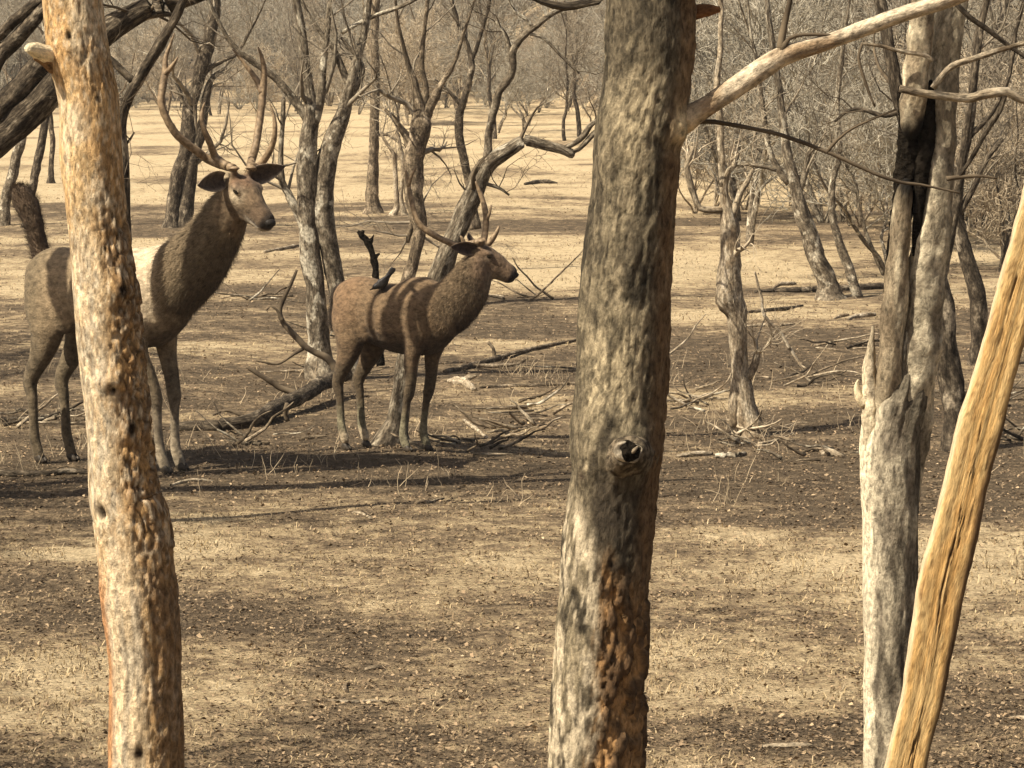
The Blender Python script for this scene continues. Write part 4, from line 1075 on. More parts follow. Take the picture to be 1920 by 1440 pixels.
        EV = np.vstack([g0.reshape(-1, 3), inner.reshape(-1, 3)]); nU, nV = 13, 11
        a = (np.arange(nU-1)[:, None]*nV+np.arange(nV-1)[None])
        q1 = np.stack([a, a+1, a+nV+1, a+nV], -1).reshape(-1, 4); q2 = q1[:, ::-1]+nU*nV
        rim = [(i*nV, (i+1)*nV) for i in range(nU-1)]+[(i*nV+nV-1, (i+1)*nV+nV-1) for i in range(nU-1)]+[((nU-1)*nV+j, (nU-1)*nV+j+1) for j in range(nV-1)]
        q3 = np.array([(a_, b_, b_+nU*nV, a_+nU*nV) for a_, b_ in rim])
        e1 = colfn.ear_out*np.ones((nU*nV, 1)); e2 = mixn(colfn.ear_in, colfn.ear_rim, ss(.72, .95, np.abs(Vv)).ravel())
        part('ear', root, (tow(EV), np.vstack([q1, q2, q3]), None, {'col': np.vstack([e1, e2]), 'fur': EV}), M_fur)
    # hooves: two toes each
    for (hx, hy) in hoofs:
        acc = []
        for s in (1, -1):
            acc.append(sloft([(hx-.035, hy+s*.013, .045, .011, .02), (hx-.01, hy+s*.014, .032, .015, .03), (hx+.02, hy+s*.014, .020, .0135, .021), (hx+.042, hy+s*.009, .012, .008, .011)]))
        v, q, t, _ = merge([(a[0], a[1], a[2], {}) for a in acc])
        w = tow(v); w[:, 2] += float(H(*tow(np.array([hx, hy, 0]))[:2]))-pos[2]
        part('hoof', root, (w, q, t, {}), M_hoof)
    # tail
    tl = tube(np.array([q[:3] for q in tail]), [q[3] for q in tail], 40, 0.01, 0.10, seed, frame_x=(0, 1, 0), freq=1.5)
    tv = tl[0]; cT = np.tile(colfn.tail, (len(tv), 1))*(0.75+0.5*fbm(tv*40, 3, 3))[:, None]
    to = part('tail', root, (tow(tv), tl[1], tl[2], {'col': cT, 'fur': tv}), M_fur)
    m_ = len(tv); pk = rg_.integers(0, m_, 6000); cen = np.array([q[:3] for q in tail])
    dirs = nrm(tv[pk]-cen[np.argmin(((tv[pk][:, None]-cen[None])**2).sum(-1), 1)])
    ax_ = nrm(cen[-1]-cen[0]); tj = tv[pk]+rg_.normal(size=(6000, 3))*0.007
    tip = tj+(ax_*0.018+dirs*0.022+rg_.normal(size=(6000, 3))*0.009)
    sdv = nrm(np.cross(dirs, ax_))*0.0013
    HV = np.stack([tj-sdv, tj+sdv, tip], 1).reshape(-1, 3)
    part('tail_hair', root, (tow(HV), None, np.arange(len(HV)).reshape(-1, 3), {'col': np.repeat(cT[pk], 3, 0), 'fur': HV}), M_fur, kind='stuff', parent=to)
    # antlers: world polylines whose first point is the pedicle
    for s, beams in antlers.items():
        base = tow(hp(-.026, s*.056, .105))
        accs = []
        for bi, bm_ in enumerate(beams):
            P = [W(*q[:3]) for q in bm_]; R = [q[3]*q[2]/F*(1.3 if sc < .9 else 1.1) for q in bm_]
            if bi == 0: P[0] = base; R[0] = 0.026*sc
            if bi == 1: P[0] = base+0.25*(np.array(accs0[0][1])-base)
            a = tube(P, R, 12, 0.02, 0.14, seed+bi, frame_x=(0, 1, 0), freq=2)
            if bi == 0: accs0 = [P]
            accs.append((a[0], a[1], a[2], {}))
        bur = tube([base-np.array([0, 0, .012]), base+np.array([0, 0, .0]), base+np.array([0, 0, .012])], [.02*sc, .034*sc, .022*sc], 14, 0.004, 0.2, 3, frame_x=(0, 1, 0))
        accs.append((bur[0], bur[1], bur[2], {}))
        v, q, t, _ = merge(accs)
        part('antler', root, (v, q, t, {}), M_antler)
    return root, tow

def col_big(V, hs, hl_, hu_, hw, N):
    n = fbm(V*np.array([12, 12, 7]), 5, 4)[:, None]
    base = np.array([0.25, 0.185, 0.112])
    c = np.ones((len(V), 3))*base*(0.8+0.4*n)
    side = ss(.05, .35, V[:, 0])*ss(.62, .5, V[:, 0])*ss(.85, 1.0, V[:, 2])  # sunlit shoulder painted into the coat as a pale patch
    c = mixn(c, (0.56, 0.45, 0.31), side*0.85)
    rump = ss(-.28, -.5, V[:, 0])
    c = mixn(c, (0.125, 0.097, 0.060), rump*0.8)
    neckm = ss(.58, .74, V[:, 0])*ss(1.0, 1.15, V[:, 2])*(1-hw)
    c = mixn(c, np.array([0.150, 0.112, 0.069]), neckm*0.85)
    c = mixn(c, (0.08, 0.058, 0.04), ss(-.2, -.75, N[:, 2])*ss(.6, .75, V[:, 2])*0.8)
    leg = ss(.74, .6, V[:, 2])
    c = mixn(c, (0.13, 0.10, 0.063), leg*0.85)
    c = mixn(c, (0.40, 0.33, 0.235), leg*ss(-.1, .3, V[:, 0])*ss(.55, .3, V[:, 2])*0.6)
    face = np.array([0.125, 0.086, 0.052])
    c = mixn(c, face, hw*0.9)
    c = mixn(c, (0.15, 0.09, 0.055), hw*ss(.02, .05, hu_)*ss(-.05, .02, hs)*ss(.16, .08, hs)*0.8)
    c = mixn(c, (0.085, 0.057, 0.037), hw*ss(.19, .26, hs)*ss(-.055, -.03, hu_)*0.75)
    c = mixn(c, (0.18, 0.125, 0.078), hw*ss(.03, .05, hu_+.2*hs)*ss(.12, .16, hs)*ss(.26, .2, hs)*0.6)
    ring = np.exp(-(((hs-.10)/.042)**2+((hu_-.004)/.036)**2))*ss(.025, .05, np.abs(hl_))
    c = mixn(c, (0.60, 0.49, 0.34), np.clip(ring*1.3, 0, 1)*hw)
    c = mixn(c, (0.70, 0.61, 0.48), hw*ss(-.048, -.066, hu_)*ss(.18, .25, hs)*0.95)
    c = mixn(c, (0.035, 0.026, 0.02), hw*ss(.325, .355, hs)*ss(-.065, -.05, hu_))
    c = mixn(c, (0.05, 0.03, 0.022), hw*np.exp(-((hu_+.058)/.006)**2)*ss(.2, .24, hs)*0.9)
    c = mixn(c, (0.06, 0.042, 0.03), hw*np.exp(-(((hs-.125)/.018)**2+((hu_-.008)/.009)**2))*ss(.03, .05, np.abs(hl_)))
    return c
col_big.ear_out = np.array([0.16, 0.11, 0.075]); col_big.ear_in = (0.085, 0.06, 0.045); col_big.ear_rim = (0.42, 0.34, 0.26); col_big.tail = np.array([0.105, 0.072, 0.046])
def col_small(V, hs, hl_, hu_, hw, N):
    n = fbm(V*np.array([12, 12, 7]), 15, 4)[:, None]
    c = np.ones((len(V), 3))*np.array([0.155, 0.104, 0.060])*(0.75+0.5*n)
    c = mixn(c, (0.185, 0.116, 0.066), ss(-.15, -.4, V[:, 0])*ss(.9, 1.1, V[:, 2])*0.8)
    neckm = ss(.45, .6, V[:, 0])*(1-hw)*ss(1.0, 1.15, V[:, 2])
    c = mixn(c, np.array([0.145, 0.107, 0.066]), neckm*0.6)
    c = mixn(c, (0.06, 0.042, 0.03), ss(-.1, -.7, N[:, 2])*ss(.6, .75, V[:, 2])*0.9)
    leg = ss(.74, .6, V[:, 2])
    c = mixn(c, (0.085, 0.064, 0.040), leg*0.8)
    c = mixn(c, (0.30, 0.28, 0.18), leg*ss(.4, .2, V[:, 2])*0.5)
    c = mixn(c, (0.50, 0.40, 0.27), ss(.16, .1, V[:, 2])*ss(-.1, -.3, V[:, 0])*0.9)
    c = mixn(c, (0.135, 0.09, 0.058), hw*0.85)
    c = mixn(c, (0.30, 0.23, 0.16), hw*np.exp(-(((hs-.09)/.03)**2+((hu_-.005)/.02)**2))*ss(.03, .06, np.abs(hl_))*0.7)
    c = mixn(c, (0.03, 0.022, 0.018), hw*ss(.3, .34, hs))
    c = mixn(c, (0.24, 0.19, 0.13), hw*ss(-.05, -.075, hu_)*ss(.1, .2, hs)*ss(.32, .28, hs)*0.6)
    return c
col_small.ear_out = np.array([0.13, 0.09, 0.06]); col_small.ear_in = (0.05, 0.032, 0.026); col_small.ear_rim = (0.24, 0.18, 0.13); col_small.tail = np.array([0.05, 0.036, 0.026])

d1 = 19.9
x1 = (201-960)/F*d1
p1 = np.array([x1, d1, float(H(x1, d1))])
hd0 = 19.25
phi1 = math.radians(39)
stag1, tow1 = build_stag('larger pale stag partly behind the flaky trunk, its dark tail raised', p1, phi1, 1.0, 1.0,
    [(.30, 0, 1.13, .14, .25), (.48, 0, 1.17, .165, .25), (.66, 0, 1.25, .165, .225), (.81, 0, 1.36, .155, .20), (.93, 0, 1.49, .14, .172), (1.025, 0, 1.61, .124, .148), (1.08, 0, 1.70, .105, .12), (1.11, 0, 1.77, .085, .09)],
    (1.13, -.005, 1.785), math.radians(-5), math.radians(31),
    {'FL': (.07, .0), 'FR': (.10, 0.055), 'HL': (.02, 0), 'HR': (-.02, 0)},
    [(-.59, 0, 1.30, .06), (-.63, 0, 1.38, .060), (-.65, 0, 1.46, .056), (-.68, 0, 1.54, .062), (-.725, 0, 1.62, .076), (-.765, 0, 1.68, .074), (-.795, 0, 1.715, .060), (-.81, 0, 1.74, .036), (-.815, 0, 1.75, .012)],
    {-1: [[(412, 318, hd0, 8), (398, 303, hd0-.02, 7.5), (367, 282, hd0-.06, 7), (332, 253, hd0-.10, 7), (310, 217, hd0-.12, 6.5), (302, 190, hd0-.12, 6.5), (305, 165, hd0-.10, 6.5), (309, 140, hd0-.08, 6), (311, 108, hd0-.06, 4), (320, 82, hd0-.05, 2.5), (327, 62, hd0-.05, 1.2)],
          [(412, 318, hd0, 8), (405, 296, hd0-.04, 7), (396, 274, hd0-.08, 6), (384, 246, hd0-.12, 5), (378, 225, hd0-.12, 4), (380, 205, hd0-.11, 2.6), (384, 192, hd0-.11, 1.2)],
          [(309, 140, hd0-.08, 5.5), (318, 130, hd0-.1, 4.5), (327, 118, hd0-.11, 3), (334, 106, hd0-.12, 1.2)]],
     1: [[(466, 320, hd0+.1, 8), (471, 303, hd0+.12, 7.5), (478, 280, hd0+.15, 7), (485, 240, hd0+.2, 6.5), (491, 195, hd0+.24, 6.5), (494, 160, hd0+.26, 6.2), (495, 132, hd0+.26, 5), (491, 108, hd0+.25, 3.5), (484, 88, hd0+.24, 1.3)],
         [(466, 320, hd0+.1, 8), (484, 312, hd0+.06, 6.5), (500, 293, hd0+.03, 6), (512, 268, hd0, 5), (516, 240, hd0-.01, 4), (513, 215, hd0, 2.8), (506, 194, hd0, 1.2)],
         [(492, 175, hd0+.25, 6), (483, 153, hd0+.28, 5), (467, 130, hd0+.3, 4), (450, 108, hd0+.3, 2.8), (436, 92, hd0+.3, 1.2)]]},
    col_big, 51, 1.18, {-1: ((-.55, -.62, -.10), (-.45, -.85, -.1)), 1: ((.9, .1, .30), (-.1, -1, -.35))}, 0.80)
d2 = 20.36
x2 = (741-960)/F*d2
p2 = np.array([x2, d2, float(H(x2, d2))])
hd1 = 20.15
stag2, tow2 = build_stag('smaller dark brown stag with a black bird on its back', p2, math.radians(40), 0.80, 0.90,
    [(.22, 0, 1.10, .13, .24), (.40, .02, 1.12, .16, .245), (.53, .06, 1.18, .158, .215), (.61, .12, 1.275, .15, .19), (.65, .172, 1.39, .138, .168), (.665, .205, 1.49, .12, .145), (.665, .215, 1.545, .10, .11)],
    (.672, .222, 1.575), math.radians(40+4), math.radians(24),
    {'FL': (-.17, .0), 'FR': (-.19, 0), 'HL': (.0, 0), 'HR': (.0, 0)},
    [(-.60, 0, 1.28, .035), (-.64, 0, 1.22, .038), (-.665, 0, 1.12, .036), (-.672, 0, 1.03, .042), (-.668, 0, .97, .034), (-.66, 0, .94, .012)],
    {-1: [[(878, 468, hd1, 6), (862, 462, hd1-.02, 5), (838, 453, hd1-.04, 4.6), (812, 440, hd1-.05, 4.4), (790, 424, hd1-.05, 4.2), (777, 398, hd1-.04, 4), (769, 365, hd1-.02, 3.6), (764, 335, hd1, 2.6), (760, 318, hd1, 1.2)],
          [(878, 468, hd1, 5), (872, 458, hd1-.02, 4), (868, 450, hd1-.03, 3), (863, 442, hd1-.03, 1.2)],
          [(766, 350, hd1-.01, 3), (772, 330, hd1-.03, 2.2), (781, 312, hd1-.04, 1.1)]],
     1: [[(908, 470, hd1+.08, 6), (907, 450, hd1+.09, 5), (911, 425, hd1+.11, 4.6), (911, 404, hd1+.12, 4.4), (906, 378, hd1+.14, 4), (898, 356, hd1+.15, 3), (892, 340, hd1+.15, 1.3)],
         [(908, 470, hd1+.08, 6), (914, 458, hd1+.06, 4.5), (925, 446, hd1+.05, 4), (932, 434, hd1+.05, 3), (936, 424, hd1+.05, 1.3)],
         [(911, 415, hd1+.11, 3), (918, 400, hd1+.1, 2.4), (921, 384, hd1+.1, 1.1)]]},
    col_small, 53, 1.08, {-1: ((-.85, -.3, .12), (.1, -1, -.1)), 1: ((-.25, .8, .5), (.5, -.6, .1))}, 0.84, 1.1, 1.12)

# ------------------------------------------------------------------ bird on the smaller stag's back
M_feather = plain('black_feathers', (0.010, 0.009, 0.009), (0.028, 0.024, 0.022), 60.0, 0.45, 0.4, 0.004, 0.4)
M_beak = plain('beak_horn', (0.02, 0.016, 0.012), (0.05, 0.04, 0.03), 60.0, 0.4)
from mathutils.bvhtree import BVHTree
sb = [c for c in stag2.children if c.name.startswith('body')][0]
bv = BVHTree.FromPolygons([tuple(v.co+stag2.location) for v in sb.data.vertices], [tuple(p.vertices) for p in sb.data.polygons])
dv = Vector(W(715, 547, 10.0)-np.array([0, 0, CAMH])).normalized()
hit = bv.ray_cast(Vector((0, 0, CAMH)), dv)
bd = (hit[0].y-0.012) if hit[0] is not None else 20.2
def bw(px, py, dd=0.0): return W(px, py, bd+dd)
foot = bw(716, 545)
rb = thing('bird', 'small black bird perched on the back of the smaller stag with its tail up', 'bird', foot)
k = [(*bw(700, 541), .010, .010), (*bw(703, 538), .019, .018), (*bw(707, 536), .022, .021), (*bw(712, 534), .030, .030), (*bw(718, 530), .032, .032), (*bw(724, 523), .022, .022), (*bw(728, 517), .012, .010)]
a = sloft(k); part('body', rb, (a[0], a[1], a[2], {}), M_feather)
a = sloft([(*bw(723, 525), .018, .008), (*bw(730, 514), .016, .006), (*bw(736, 506), .019, .005), (*bw(738, 502), .014, .003)], up=(0, 1, 0.2)); part('tail', rb, (a[0], a[1], a[2], {}), M_feather)
a = sloft([(*bw(701, 540), .007, .007), (*bw(697, 542), .005, .005), (*bw(693, 544), .0015, .0015)]); part('beak', rb, (a[0], a[1], a[2], {}), M_beak)
for s in (1, -1):
    a = sloft([(*bw(709, 535, -.026*s), .004, .012), (*bw(716, 531, -.034*s), .007, .022), (*bw(724, 523, -.026*s), .005, .016), (*bw(730, 515, -.012*s), .002, .005)]); part('wing', rb, (a[0], a[1], a[2], {}), M_feather)
    a = tube([bw(716, 535, -.012*s), bw(715, 541, -.014*s), bw(717, 549, -.014*s)], [.004, .003, .003], 6, 0.01, 0, 1); part('leg', rb, (a[0], a[1], a[2], {}), M_beak)

# ------------------------------------------------------------------ fallen wood on the ground
def on_ground(px, py, lift):
    p = G(px, py); p[2] += lift; return p
def stick(name, label, cat, pts, mat, seed, group=None, side=10, twigs=(), amp=0.2):
    """pts: (px, py of the ground under it, r_px, lift in px)"""
    P, R = [], []
    for q in pts:
        g = G(q[0], q[1]); r = q[2]*g[1]/F
        g[2] += r*0.6+(q[3] if len(q) > 3 else 0)*g[1]/F
        P.append(g); R.append(r)
    root = thing(name, label, cat, P[0], group)
    part('wood' if not twigs else 'stem', root, tube(P, R, side, 0.03, amp, seed, wob=0.5, freq=1.4), mat)
    for k, tw in enumerate(twigs):
        d = G(tw[0][0], tw[0][1])[1]
        P2 = []; 
        for q in tw:
            p = W(q[0], q[1]-(q[3] if len(q) > 3 else 0), d+(q[4] if len(q) > 4 else 0)); p[2] = max(p[2], float(H(p[0], p[1]))+0.005); P2.append(p)
        part('twig', root, tube(P2, [q[2]*d/F for q in tw], 10, 0.02, 0.5 if mat is M_char else 0.25, seed+k+1, wob=0.8, freq=2.0 if mat is M_char else 1.0), M_twigd if mat is M_dark else mat)
    return root
fl = stick('fallen_log', 'long dark fallen limb lying on the ground from the larger stag to the smaller one', 'fallen log', [(322, 806, 7), (360, 806, 11), (410, 806, 13), (465, 800, 15), (505, 790, 16, 8), (540, 778, 15, 14), (580, 765, 14, 22), (620, 750, 15, 30), (650, 742, 14, 34)], M_dark, 201,
    twigs=[[(640, 742, 9, 40), (612, 742, 7, 70), (575, 742, 6, 92), (548, 742, 6, 115), (532, 742, 5, 138), (525, 742, 5, 165), (535, 742, 4, 190), (546, 742, 3.5, 212), (556, 742, 2.5, 236)],
           [(532, 742, 4, 140), (520, 742, 2.5, 160), (508, 742, 2, 168), (500, 742, 1.5, 160)],
           [(545, 742, 3, 205), (528, 742, 2, 200), (515, 742, 1.5, 190)],
           [(560, 772, 7, 34), (530, 772, 6, 44), (505, 772, 5, 58), (482, 772, 4, 72), (462, 772, 3, 84)],
           [(575, 742, 4, 92), (545, 742, 3, 75), (520, 742, 2.5, 60), (480, 742, 2, 66)],
           [(470, 800, 4, 12), (430, 800, 3, 30), (400, 800, 2, 22)],
           [(540, 800, 4, 10), (534, 800, 5, 30), (537, 800, 5, 44)]])
stick('fallen_branch', 'thin dark branch lying flat at the left edge below the larger stag hooves', 'fallen branch', [(-70, 893, 6), (-20, 892, 7), (40, 893, 7), (90, 892, 6), (130, 889, 7), (170, 889, 5), (230, 893, 3)], M_dark, 203)
stick('stick', 'pale twig lying below the front hooves of the larger stag', 'stick', [(318, 912, 2), (345, 905, 3.5), (372, 902, 3.5), (400, 903, 1.5)], M_pale, 204)
stick('broken_stick', 'pale left one of two short broken sticks lying end to end', 'stick', [(1270, 858, 4), (1300, 856, 6), (1325, 854, 6), (1336, 853, 4)], M_pale, 205)
stick('broken_stick', 'darker right one of two short broken sticks lying end to end', 'stick', [(1342, 858, 5), (1365, 857, 6), (1386, 856, 6), (1396, 853, 4)], M_grey, 206)
stick('wood_chip', 'short pale lump of wood on the ground left of the pale divided trunk', 'wood chip', [(1538, 853, 5), (1550, 853, 8), (1566, 855, 7), (1582, 858, 3)], M_pale, 207, amp=0.35)
stick('wood_chip', 'small dark lump of wood beside the pale wooden lump', 'wood chip', [(1516, 848, 4), (1524, 847, 7), (1534, 847, 3)], M_dark, 208, amp=0.4)
stick('stick', 'small crooked white twig on the straw in the left foreground', 'stick', [(660, 962, 1.5), (672, 963, 3.2), (684, 967, 2.4), (692, 971, 3), (697, 974, 1.5)], M_pale, 209)
stick('stick', 'short pale twig on shaded brown ground left of the near dark trunk', 'stick', [(778, 946, 3), (792, 944, 5), (806, 943, 3), (832, 934, 1.5)], M_pale, 210)
stick('stick', 'straight pale stick on the brown ground at the bottom left of centre', 'stick', [(616, 1316, 3.5), (640, 1318, 4.2), (665, 1318, 3), (700, 1317, 3.6), (722, 1317, 2)], M_pale, 211)
stick('wood_chip', 'curled pale chip just above the straight stick at the bottom left of centre', 'wood chip', [(650, 1298, 3), (646, 1292, 5), (650, 1285, 4), (658, 1284, 2)], M_pale, 212)
stick('stick', 'grey white stick at the bottom right, left of the pale divided trunk', 'stick', [(1426, 1402, 3), (1450, 1402, 5.5), (1490, 1401, 5.5), (1515, 1400, 4), (1524, 1399, 2)], M_pale, 213)
stick('stick', 'short pale stick at the right edge beyond the leaning pole', 'stick', [(1895, 1348, 3), (1912, 1349, 5), (1940, 1352, 4)], M_pale, 214)
stick('wood_chip', 'tan flake of bark right of the flaky trunk in the foreground', 'wood chip', [(682, 1258, 2), (696, 1256, 6), (712, 1254, 5), (722, 1252, 2)], M_brown, 215)
stick('fallen_log', 'dark fallen log at the foot of the curved grey tree right of centre', 'fallen log', [(1415, 549, 3), (1450, 548, 5), (1490, 548, 6), (1530, 548, 7), (1580, 546, 7), (1620, 543, 7), (1660, 540, 6), (1690, 538, 4)], M_dark, 216)
stick('stick', 'pale bleached stick on the dark log right of centre', 'stick', [(1448, 543, 2), (1465, 541, 4, 6), (1485, 540, 4, 6), (1492, 539, 2, 6)], M_pale, 217)
stick('stick', 'larger of two pale sticks left of the divided trunk', 'stick', [(1590, 600, 3), (1605, 597, 5), (1625, 594, 6), (1640, 592, 4)], M_pale, 218)
stick('stick', 'smaller of two pale sticks left of the divided trunk', 'stick', [(1565, 598, 2), (1578, 595, 4), (1590, 592, 3)], M_pale, 219)
stick('stick', 'thin white stick lying behind the pale crooked tree', 'stick', [(1398, 614, 3), (1430, 612, 4), (1462, 612, 3.6), (1490, 608, 2)], M_pale, 220)
stick('stick', 'dark thin stick on the brown ground right of centre beyond the pale crooked tree', 'stick', [(1395, 588, 3), (1440, 584, 4), (1480, 580, 4), (1505, 574, 2)], M_dark, 221)
stick('stick', 'slanting pale stick on the leaf litter right of the smaller stag', 'stick', [(870, 790, 3), (890, 805, 4), (910, 820, 3), (922, 828, 2)], M_pale, 222)
stick('fallen_branch', 'forked grey branch lying behind the smaller stag, pointing right', 'fallen branch', [(835, 700, 5), (880, 690, 6), (930, 676, 6), (980, 662, 5), (1040, 648, 4), (1080, 640, 3)], M_brown, 223,
      twigs=[[(880, 690, 4, 6), (930, 690, 4, 4), (970, 688, 3, 6), (990, 684, 2, 14)], [(930, 676, 4, 4), (926, 676, 3, 22), (915, 676, 3, 34)]])
stick('stick', 'long thin dark stick lying left of the near dark trunk', 'stick', [(900, 728, 3), (960, 726, 4), (1020, 724, 4), (1085, 720, 3)], M_brown, 224)
stick('fallen_branch', 'pale dry twig rising right of the pale crooked tree', 'fallen branch', [(1512, 692, 2), (1500, 690, 3, 6), (1480, 690, 3.5, 36)], M_pale, 225,
      twigs=[[(1480, 690, 3.4, 36), (1462, 690, 3, 66), (1445, 690, 3, 84), (1430, 690, 3, 108), (1428, 690, 2.6, 134), (1415, 690, 2, 180)], [(1440, 690, 2.4, 88), (1448, 690, 2, 60), (1458, 690, 1.5, 40)]])
stick('stick', 'pale stick lying on the grass right of the head of the larger stag', 'stick', [(496, 474, 3), (525, 470, 4), (552, 464, 4), (572, 460, 2)], M_pale, 226)
stick('stick', 'dark stick on the sunlit grass left of the near dark trunk', 'stick', [(985, 347, 3), (1005, 345, 5), (1025, 344, 5), (1045, 345, 2)], M_dark, 227)
stick('dead_leaf_clump', 'curled dead leaves catching light just right of the smaller stag', 'dead leaves', [(842, 716, 4), (856, 720, 8), (872, 722, 9), (888, 733, 5)], M_pale, 228, amp=0.5,
      twigs=[[(870, 720, 5, 6), (882, 720, 6, 12), (895, 720, 3, 16)]])
# brush heaps
def heap(label, cx, cy, wpx, n, seed, mats, lmax=0.8):
    rg = np.random.default_rng(seed)
    c = G(cx, cy); root = thing('brush_heap', label, 'brush heap', c)
    for k in range(n):
        a = rg.uniform(-0.6, 0.6)+(math.pi if rg.uniform() < .5 else 0); L = lmax*rg.uniform(.4, 1)
        q = np.array([c[0]+rg.normal()*wpx*c[1]/F*0.4, c[1]+rg.normal()*0.3, 0]); P = []
        el = rg.uniform(0.0, 0.45); d = np.array([math.cos(a)*math.cos(el), math.sin(a)*math.cos(el), math.sin(el)])
        for j in range(6):
            z = float(H(q[0], q[1])); qq = q.copy(); qq[2] = z+0.015+max(0, q[2]); P.append(qq)
            d = nrm(d+rg.normal(size=3)*0.22); q = q+d*L/5
        r = rg.uniform(.006, .016)
        part('branch', root, tube(P, r*np.linspace(1, .35, 6), 7, 0.06, 0.2, seed+k, wob=0.8), mats[k % len(mats)])
HEAPS = ['dead twigs on the bank below the long fallen limb', 'twigs at the foot of the pale twin stemmed tree', 'litter of short twigs below the front hooves of the smaller stag', 'loose grey twigs right of the smaller stag',
    'scattered sticks behind the near dark trunk', 'pale and brown sticks on the ground right of the pale crooked tree', 'short twigs around the pale lump of wood', 'grey twigs around the foot of the pale crooked tree',
    'sticks left of the spiked pale divided trunk', 'grey twigs between the divided trunk and the leaning pole', 'dead sticks beyond the hind legs of the smaller stag', 'sparse sticks on the sunlit grass right of the smaller stag', 'sparse sticks on the sunlit grass between the two stags']
heap('tangle of dead branches behind the hind legs of the larger stag at the left edge', 70, 790, 130, 16, 401, [M_dark, M_grey, M_pale])
heap('small heap of pale dead twigs left of the pale crooked tree', 1290, 760, 60, 12, 403, [M_pale, M_grey], 0.55)
heap('dead twigs on the ground at the right edge behind the leaning pole', 1905, 815, 50, 9, 405, [M_dark, M_grey], 0.6)
heap('scattered dead twigs on the litter left of the near dark trunk behind the smaller stag', 960, 812, 90, 10, 407, [M_brown, M_pale], 0.4)
for k, (cx, cy, w_, n_, L_) in enumerate([(470, 838, 110, 12, .45), (600, 700, 60, 8, .7), (880, 838, 110, 12, .35), (1010, 775, 60, 9, .5), (1150, 700, 120, 8, .7), (1480, 720, 90, 9, .7), (1520, 850, 70, 9, .35), (1400, 835, 60, 10, .4), (1560, 650, 90, 8, .8), (1850, 760, 60, 10, .7), (700, 640, 60, 7, .8), (1000, 560, 90, 7, 1.0), (480, 560, 90, 7, .9)]):
    heap(HEAPS[k], cx, cy, w_, n_, 420+20*k, [[M_brown, M_grey], [M_grey, M_pale], [M_brown, M_pale, M_dark]][k % 3], L_)
# black burnt snag behind the smaller stag
stick('burnt_snag', 'black burnt snag standing up behind the rump of the smaller stag', 'snag', [(712, 690, 8), (711, 690, 7, 60), (710, 690, 6.5, 120)], M_char, 410,
      twigs=[[(710, 690, 6.5, 120), (704, 690, 6.5, 185), (697, 690, 6, 212), (690, 690, 6.5, 235), (679, 690, 6, 250), (672, 690, 3, 256)], [(703, 690, 5, 205), (708, 690, 3, 212), (712, 690, 1.5, 214)], [(693, 690, 5, 236), (698, 690, 2.5, 244), (701, 690, 1, 250)], [(679, 690, 5, 246), (682, 690, 3, 258)]])

# ------------------------------------------------------------------ dry grass and leaf litter
m_grass, nt, b = newmat('dry_grass')
a = node(nt, 'Attribute', {'attribute_name': 'col'}).outputs['Color']
nt.links.new(a, b.inputs['Base Color']); b.inputs['Roughness'].default_value = 0.85; b.inputs['Specular IOR Level'].default_value = 0.15
rg = np.random.default_rng(900)
def scatter(n, y0, y1, power=1.6, margin=1.25):
    y = (rg.uniform(y1**(-power+1), y0**(-power+1), n))**(1/(-power+1))
    x = rg.uniform(-margin, margin, n)*y*0.16
    return x, y
x, y = scatter(230000, 8.5, 75)
s = straw(x, y)
keep = rg.uniform(size=len(x)) < (0.10+0.70*s)
x, y, s = x[keep], y[keep], s[keep]
cl = fbm(np.stack([x*5, y*5, x*0], -1), 71, 2)
keep = cl > 0.40; x, y, s, cl = x[keep], y[keep], s[keep], cl[keep]
z = H(x, y); n = len(x)
hgt = (0.010+0.034*rg.uniform(size=n)**2.5+0.02*(cl-.4))*(0.6+0.6*s)
az = rg.uniform(0, 6.28, n); lean = rg.uniform(.4, 2.2, n)
wd = (0.0012+0.00012*y)
bx = np.stack([np.cos(az+1.57), np.sin(az+1.57), az*0], -1)*wd[:, None]
b0 = np.stack([x, y, z-0.004], -1)
mid = b0+np.stack([np.cos(az)*lean*hgt*.35, np.sin(az)*lean*hgt*.35, hgt*(.8-.2*lean)], -1)
tip = b0+np.stack([np.cos(az)*lean*hgt, np.sin(az)*lean*hgt, hgt*np.maximum(1.15-.4*lean, .15)], -1)
V = np.stack([b0-bx, b0+bx, mid+bx*.7, mid-bx*.7, tip], 1).reshape(-1, 3)
o5 = np.arange(n)[:, None]*5
cc = np.array([0.42, 0.325, 0.19])*rg.uniform(.45, 1.2, (n, 1))*np.array([1, 1, 1])+rg.normal(size=(n, 1))*0.02
cc = mixn(cc, np.array([0.21, 0.145, 0.085]), (rg.uniform(size=n) < (0.55-0.45*s))*0.8)
gr = mk('dry_grass', V, o5+np.array([[0, 1, 2, 3]]), o5+np.array([[3, 2, 4]]), m_grass, {'col': np.repeat(np.clip(cc, .02, .8), 5, 0)}, smooth=False)
tag(gr, 'short dry straw coloured grass over the ground', 'grass', kind='stuff')
x, y = scatter(260000, 8.5, 60)
s = straw(x, y)
keep = rg.uniform(size=len(x)) < (1.0-0.80*s); x, y, s = x[keep], y[keep], s[keep]
z = H(x, y); n = len(x)
sz = (0.003+0.007*rg.uniform(size=n)**2.5)*(1+y*0.012)
az = rg.uniform(0, 6.28, n); tl_ = rg.normal(size=n)*0.45
ux = np.stack([np.cos(az), np.sin(az), np.sin(tl_)*.6], -1); uy = np.stack([-np.sin(az), np.cos(az), rg.normal(size=n)*.5], -1)
c = np.stack([x, y, z+0.006+0.3*sz], -1); S1 = sz[:, None]
cur = np.array([0, 0, 1.0])*(rg.uniform(-.2, .8, n)*sz)[:, None]
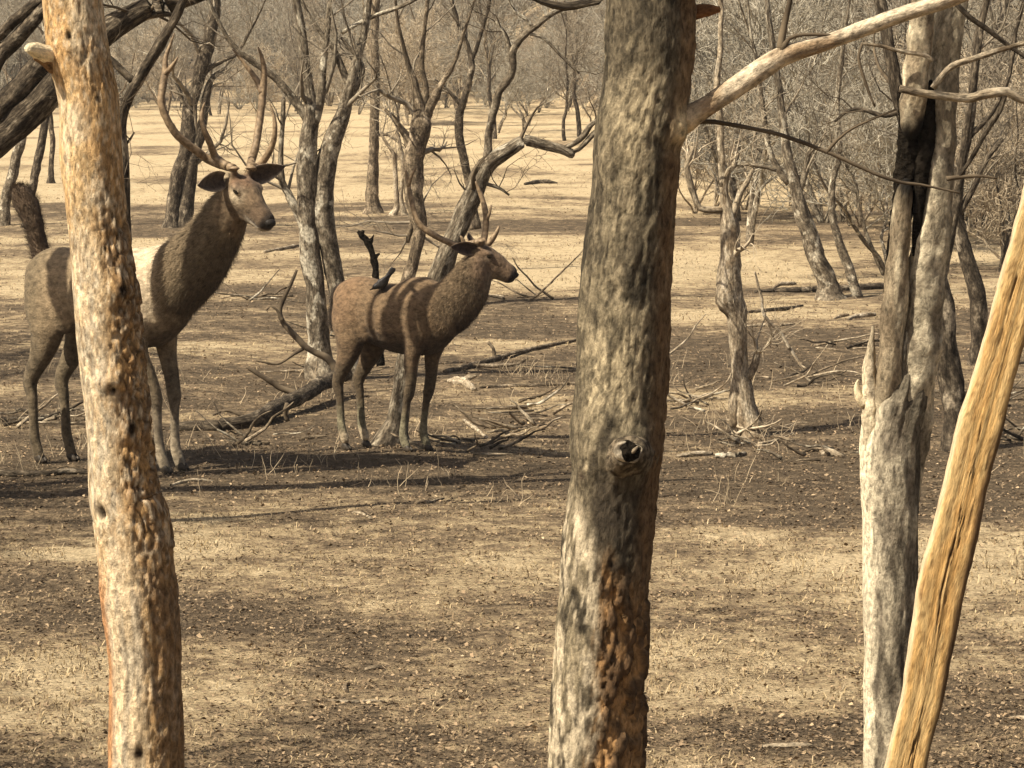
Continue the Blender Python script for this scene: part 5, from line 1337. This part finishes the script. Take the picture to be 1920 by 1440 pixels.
V = np.stack([c-ux*S1*1.3, c+uy*S1*.6+cur, c+ux*S1*1.3, c-uy*S1*.6+cur*0.6], 1).reshape(-1, 3)
o4 = np.arange(n)[:, None]*4
pal = np.array([[0.115, 0.082, 0.052], [0.17, 0.122, 0.075], [0.25, 0.18, 0.112], [0.34, 0.25, 0.155], [0.075, 0.055, 0.037], [0.48, 0.37, 0.24]])
cc = pal[rg.choice(6, n, p=[.24, .31, .27, .10, .075, .005])]*rg.uniform(.7, 1.25, (n, 1))
lf = mk('leaf_litter', V, None, np.concatenate([o4+np.array([[0, 1, 2]]), o4+np.array([[0, 2, 3]])]), m_grass, {'col': np.repeat(cc, 4, 0)}, smooth=False)
tag(lf, 'brown dead leaves and litter strewn over the ground', 'leaf litter', kind='stuff')

# standing dry stalks on the low bank behind and beside the stags
rg = np.random.default_rng(950)
cs = [(rg.uniform(-4.2, 4.2), rg.uniform(18.6, 27)) for _ in range(60)]+[(-2.3+rg.normal()*.5, 20.9+rg.normal()*.3) for _ in range(10)]+[(.3+rg.normal()*1.2, 18.2+rg.normal()*.5) for _ in range(6)]
P = []
for (cx, cy) in cs:
    for _ in range(int(rg.integers(4, 16))):
        x = cx+rg.normal()*.12; y = cy+rg.normal()*.12; h = rg.uniform(.05, .20)
        d = nrm(np.array([rg.normal()*.35, rg.normal()*.35, 1.0])); q = np.array([x, y, float(H(x, y))-.01]); pts = [q]
        for k in range(4):
            d = nrm(d+rg.normal(size=3)*.2); q = q+d*h/4; pts.append(q)
        P.append(pts)
P = np.array(P); R = np.tile(np.array([.0028, .0026, .0023, .002, .0012]), (len(P), 1))
V, Q, T, A = batch(P, R, 3)
A['col'] = np.repeat(np.array([0.48, 0.38, 0.25])*rg.uniform(.4, 1.3, (len(P), 1)), 15, 0); A.pop('bark')
tag(mk('dry_stalks', V, Q, T, m_grass, A), 'thin dry stalks standing in loose tufts on the ground around the stags', 'stalks', kind='stuff')

# ------------------------------------------------------------------ dusty air
m_haze, nt, b = newmat('dusty_air')
nt.nodes.remove(b)
vol = node(nt, 'VolumePrincipled', None, Color=(0.86, 0.85, 0.83, 1), Density=0.0004)
nt.links.new(vol.outputs[0], nt.nodes['Material Output'].inputs['Volume'])
x0, x1, y0, y1, z0, z1 = -430, 430, -75, 530, -3, 130
Vh = np.array([(x, y, z) for z in (z0, z1) for y in (y0, y1) for x in (x0, x1)], float)
Qh = np.array([(0, 2, 3, 1), (4, 5, 7, 6), (0, 1, 5, 4), (2, 6, 7, 3), (0, 4, 6, 2), (1, 3, 7, 5)])
hz = mk('haze', Vh, Qh, None, m_haze, smooth=False)
tag(hz, 'pale dusty air over the whole clearing', 'haze', kind='stuff')
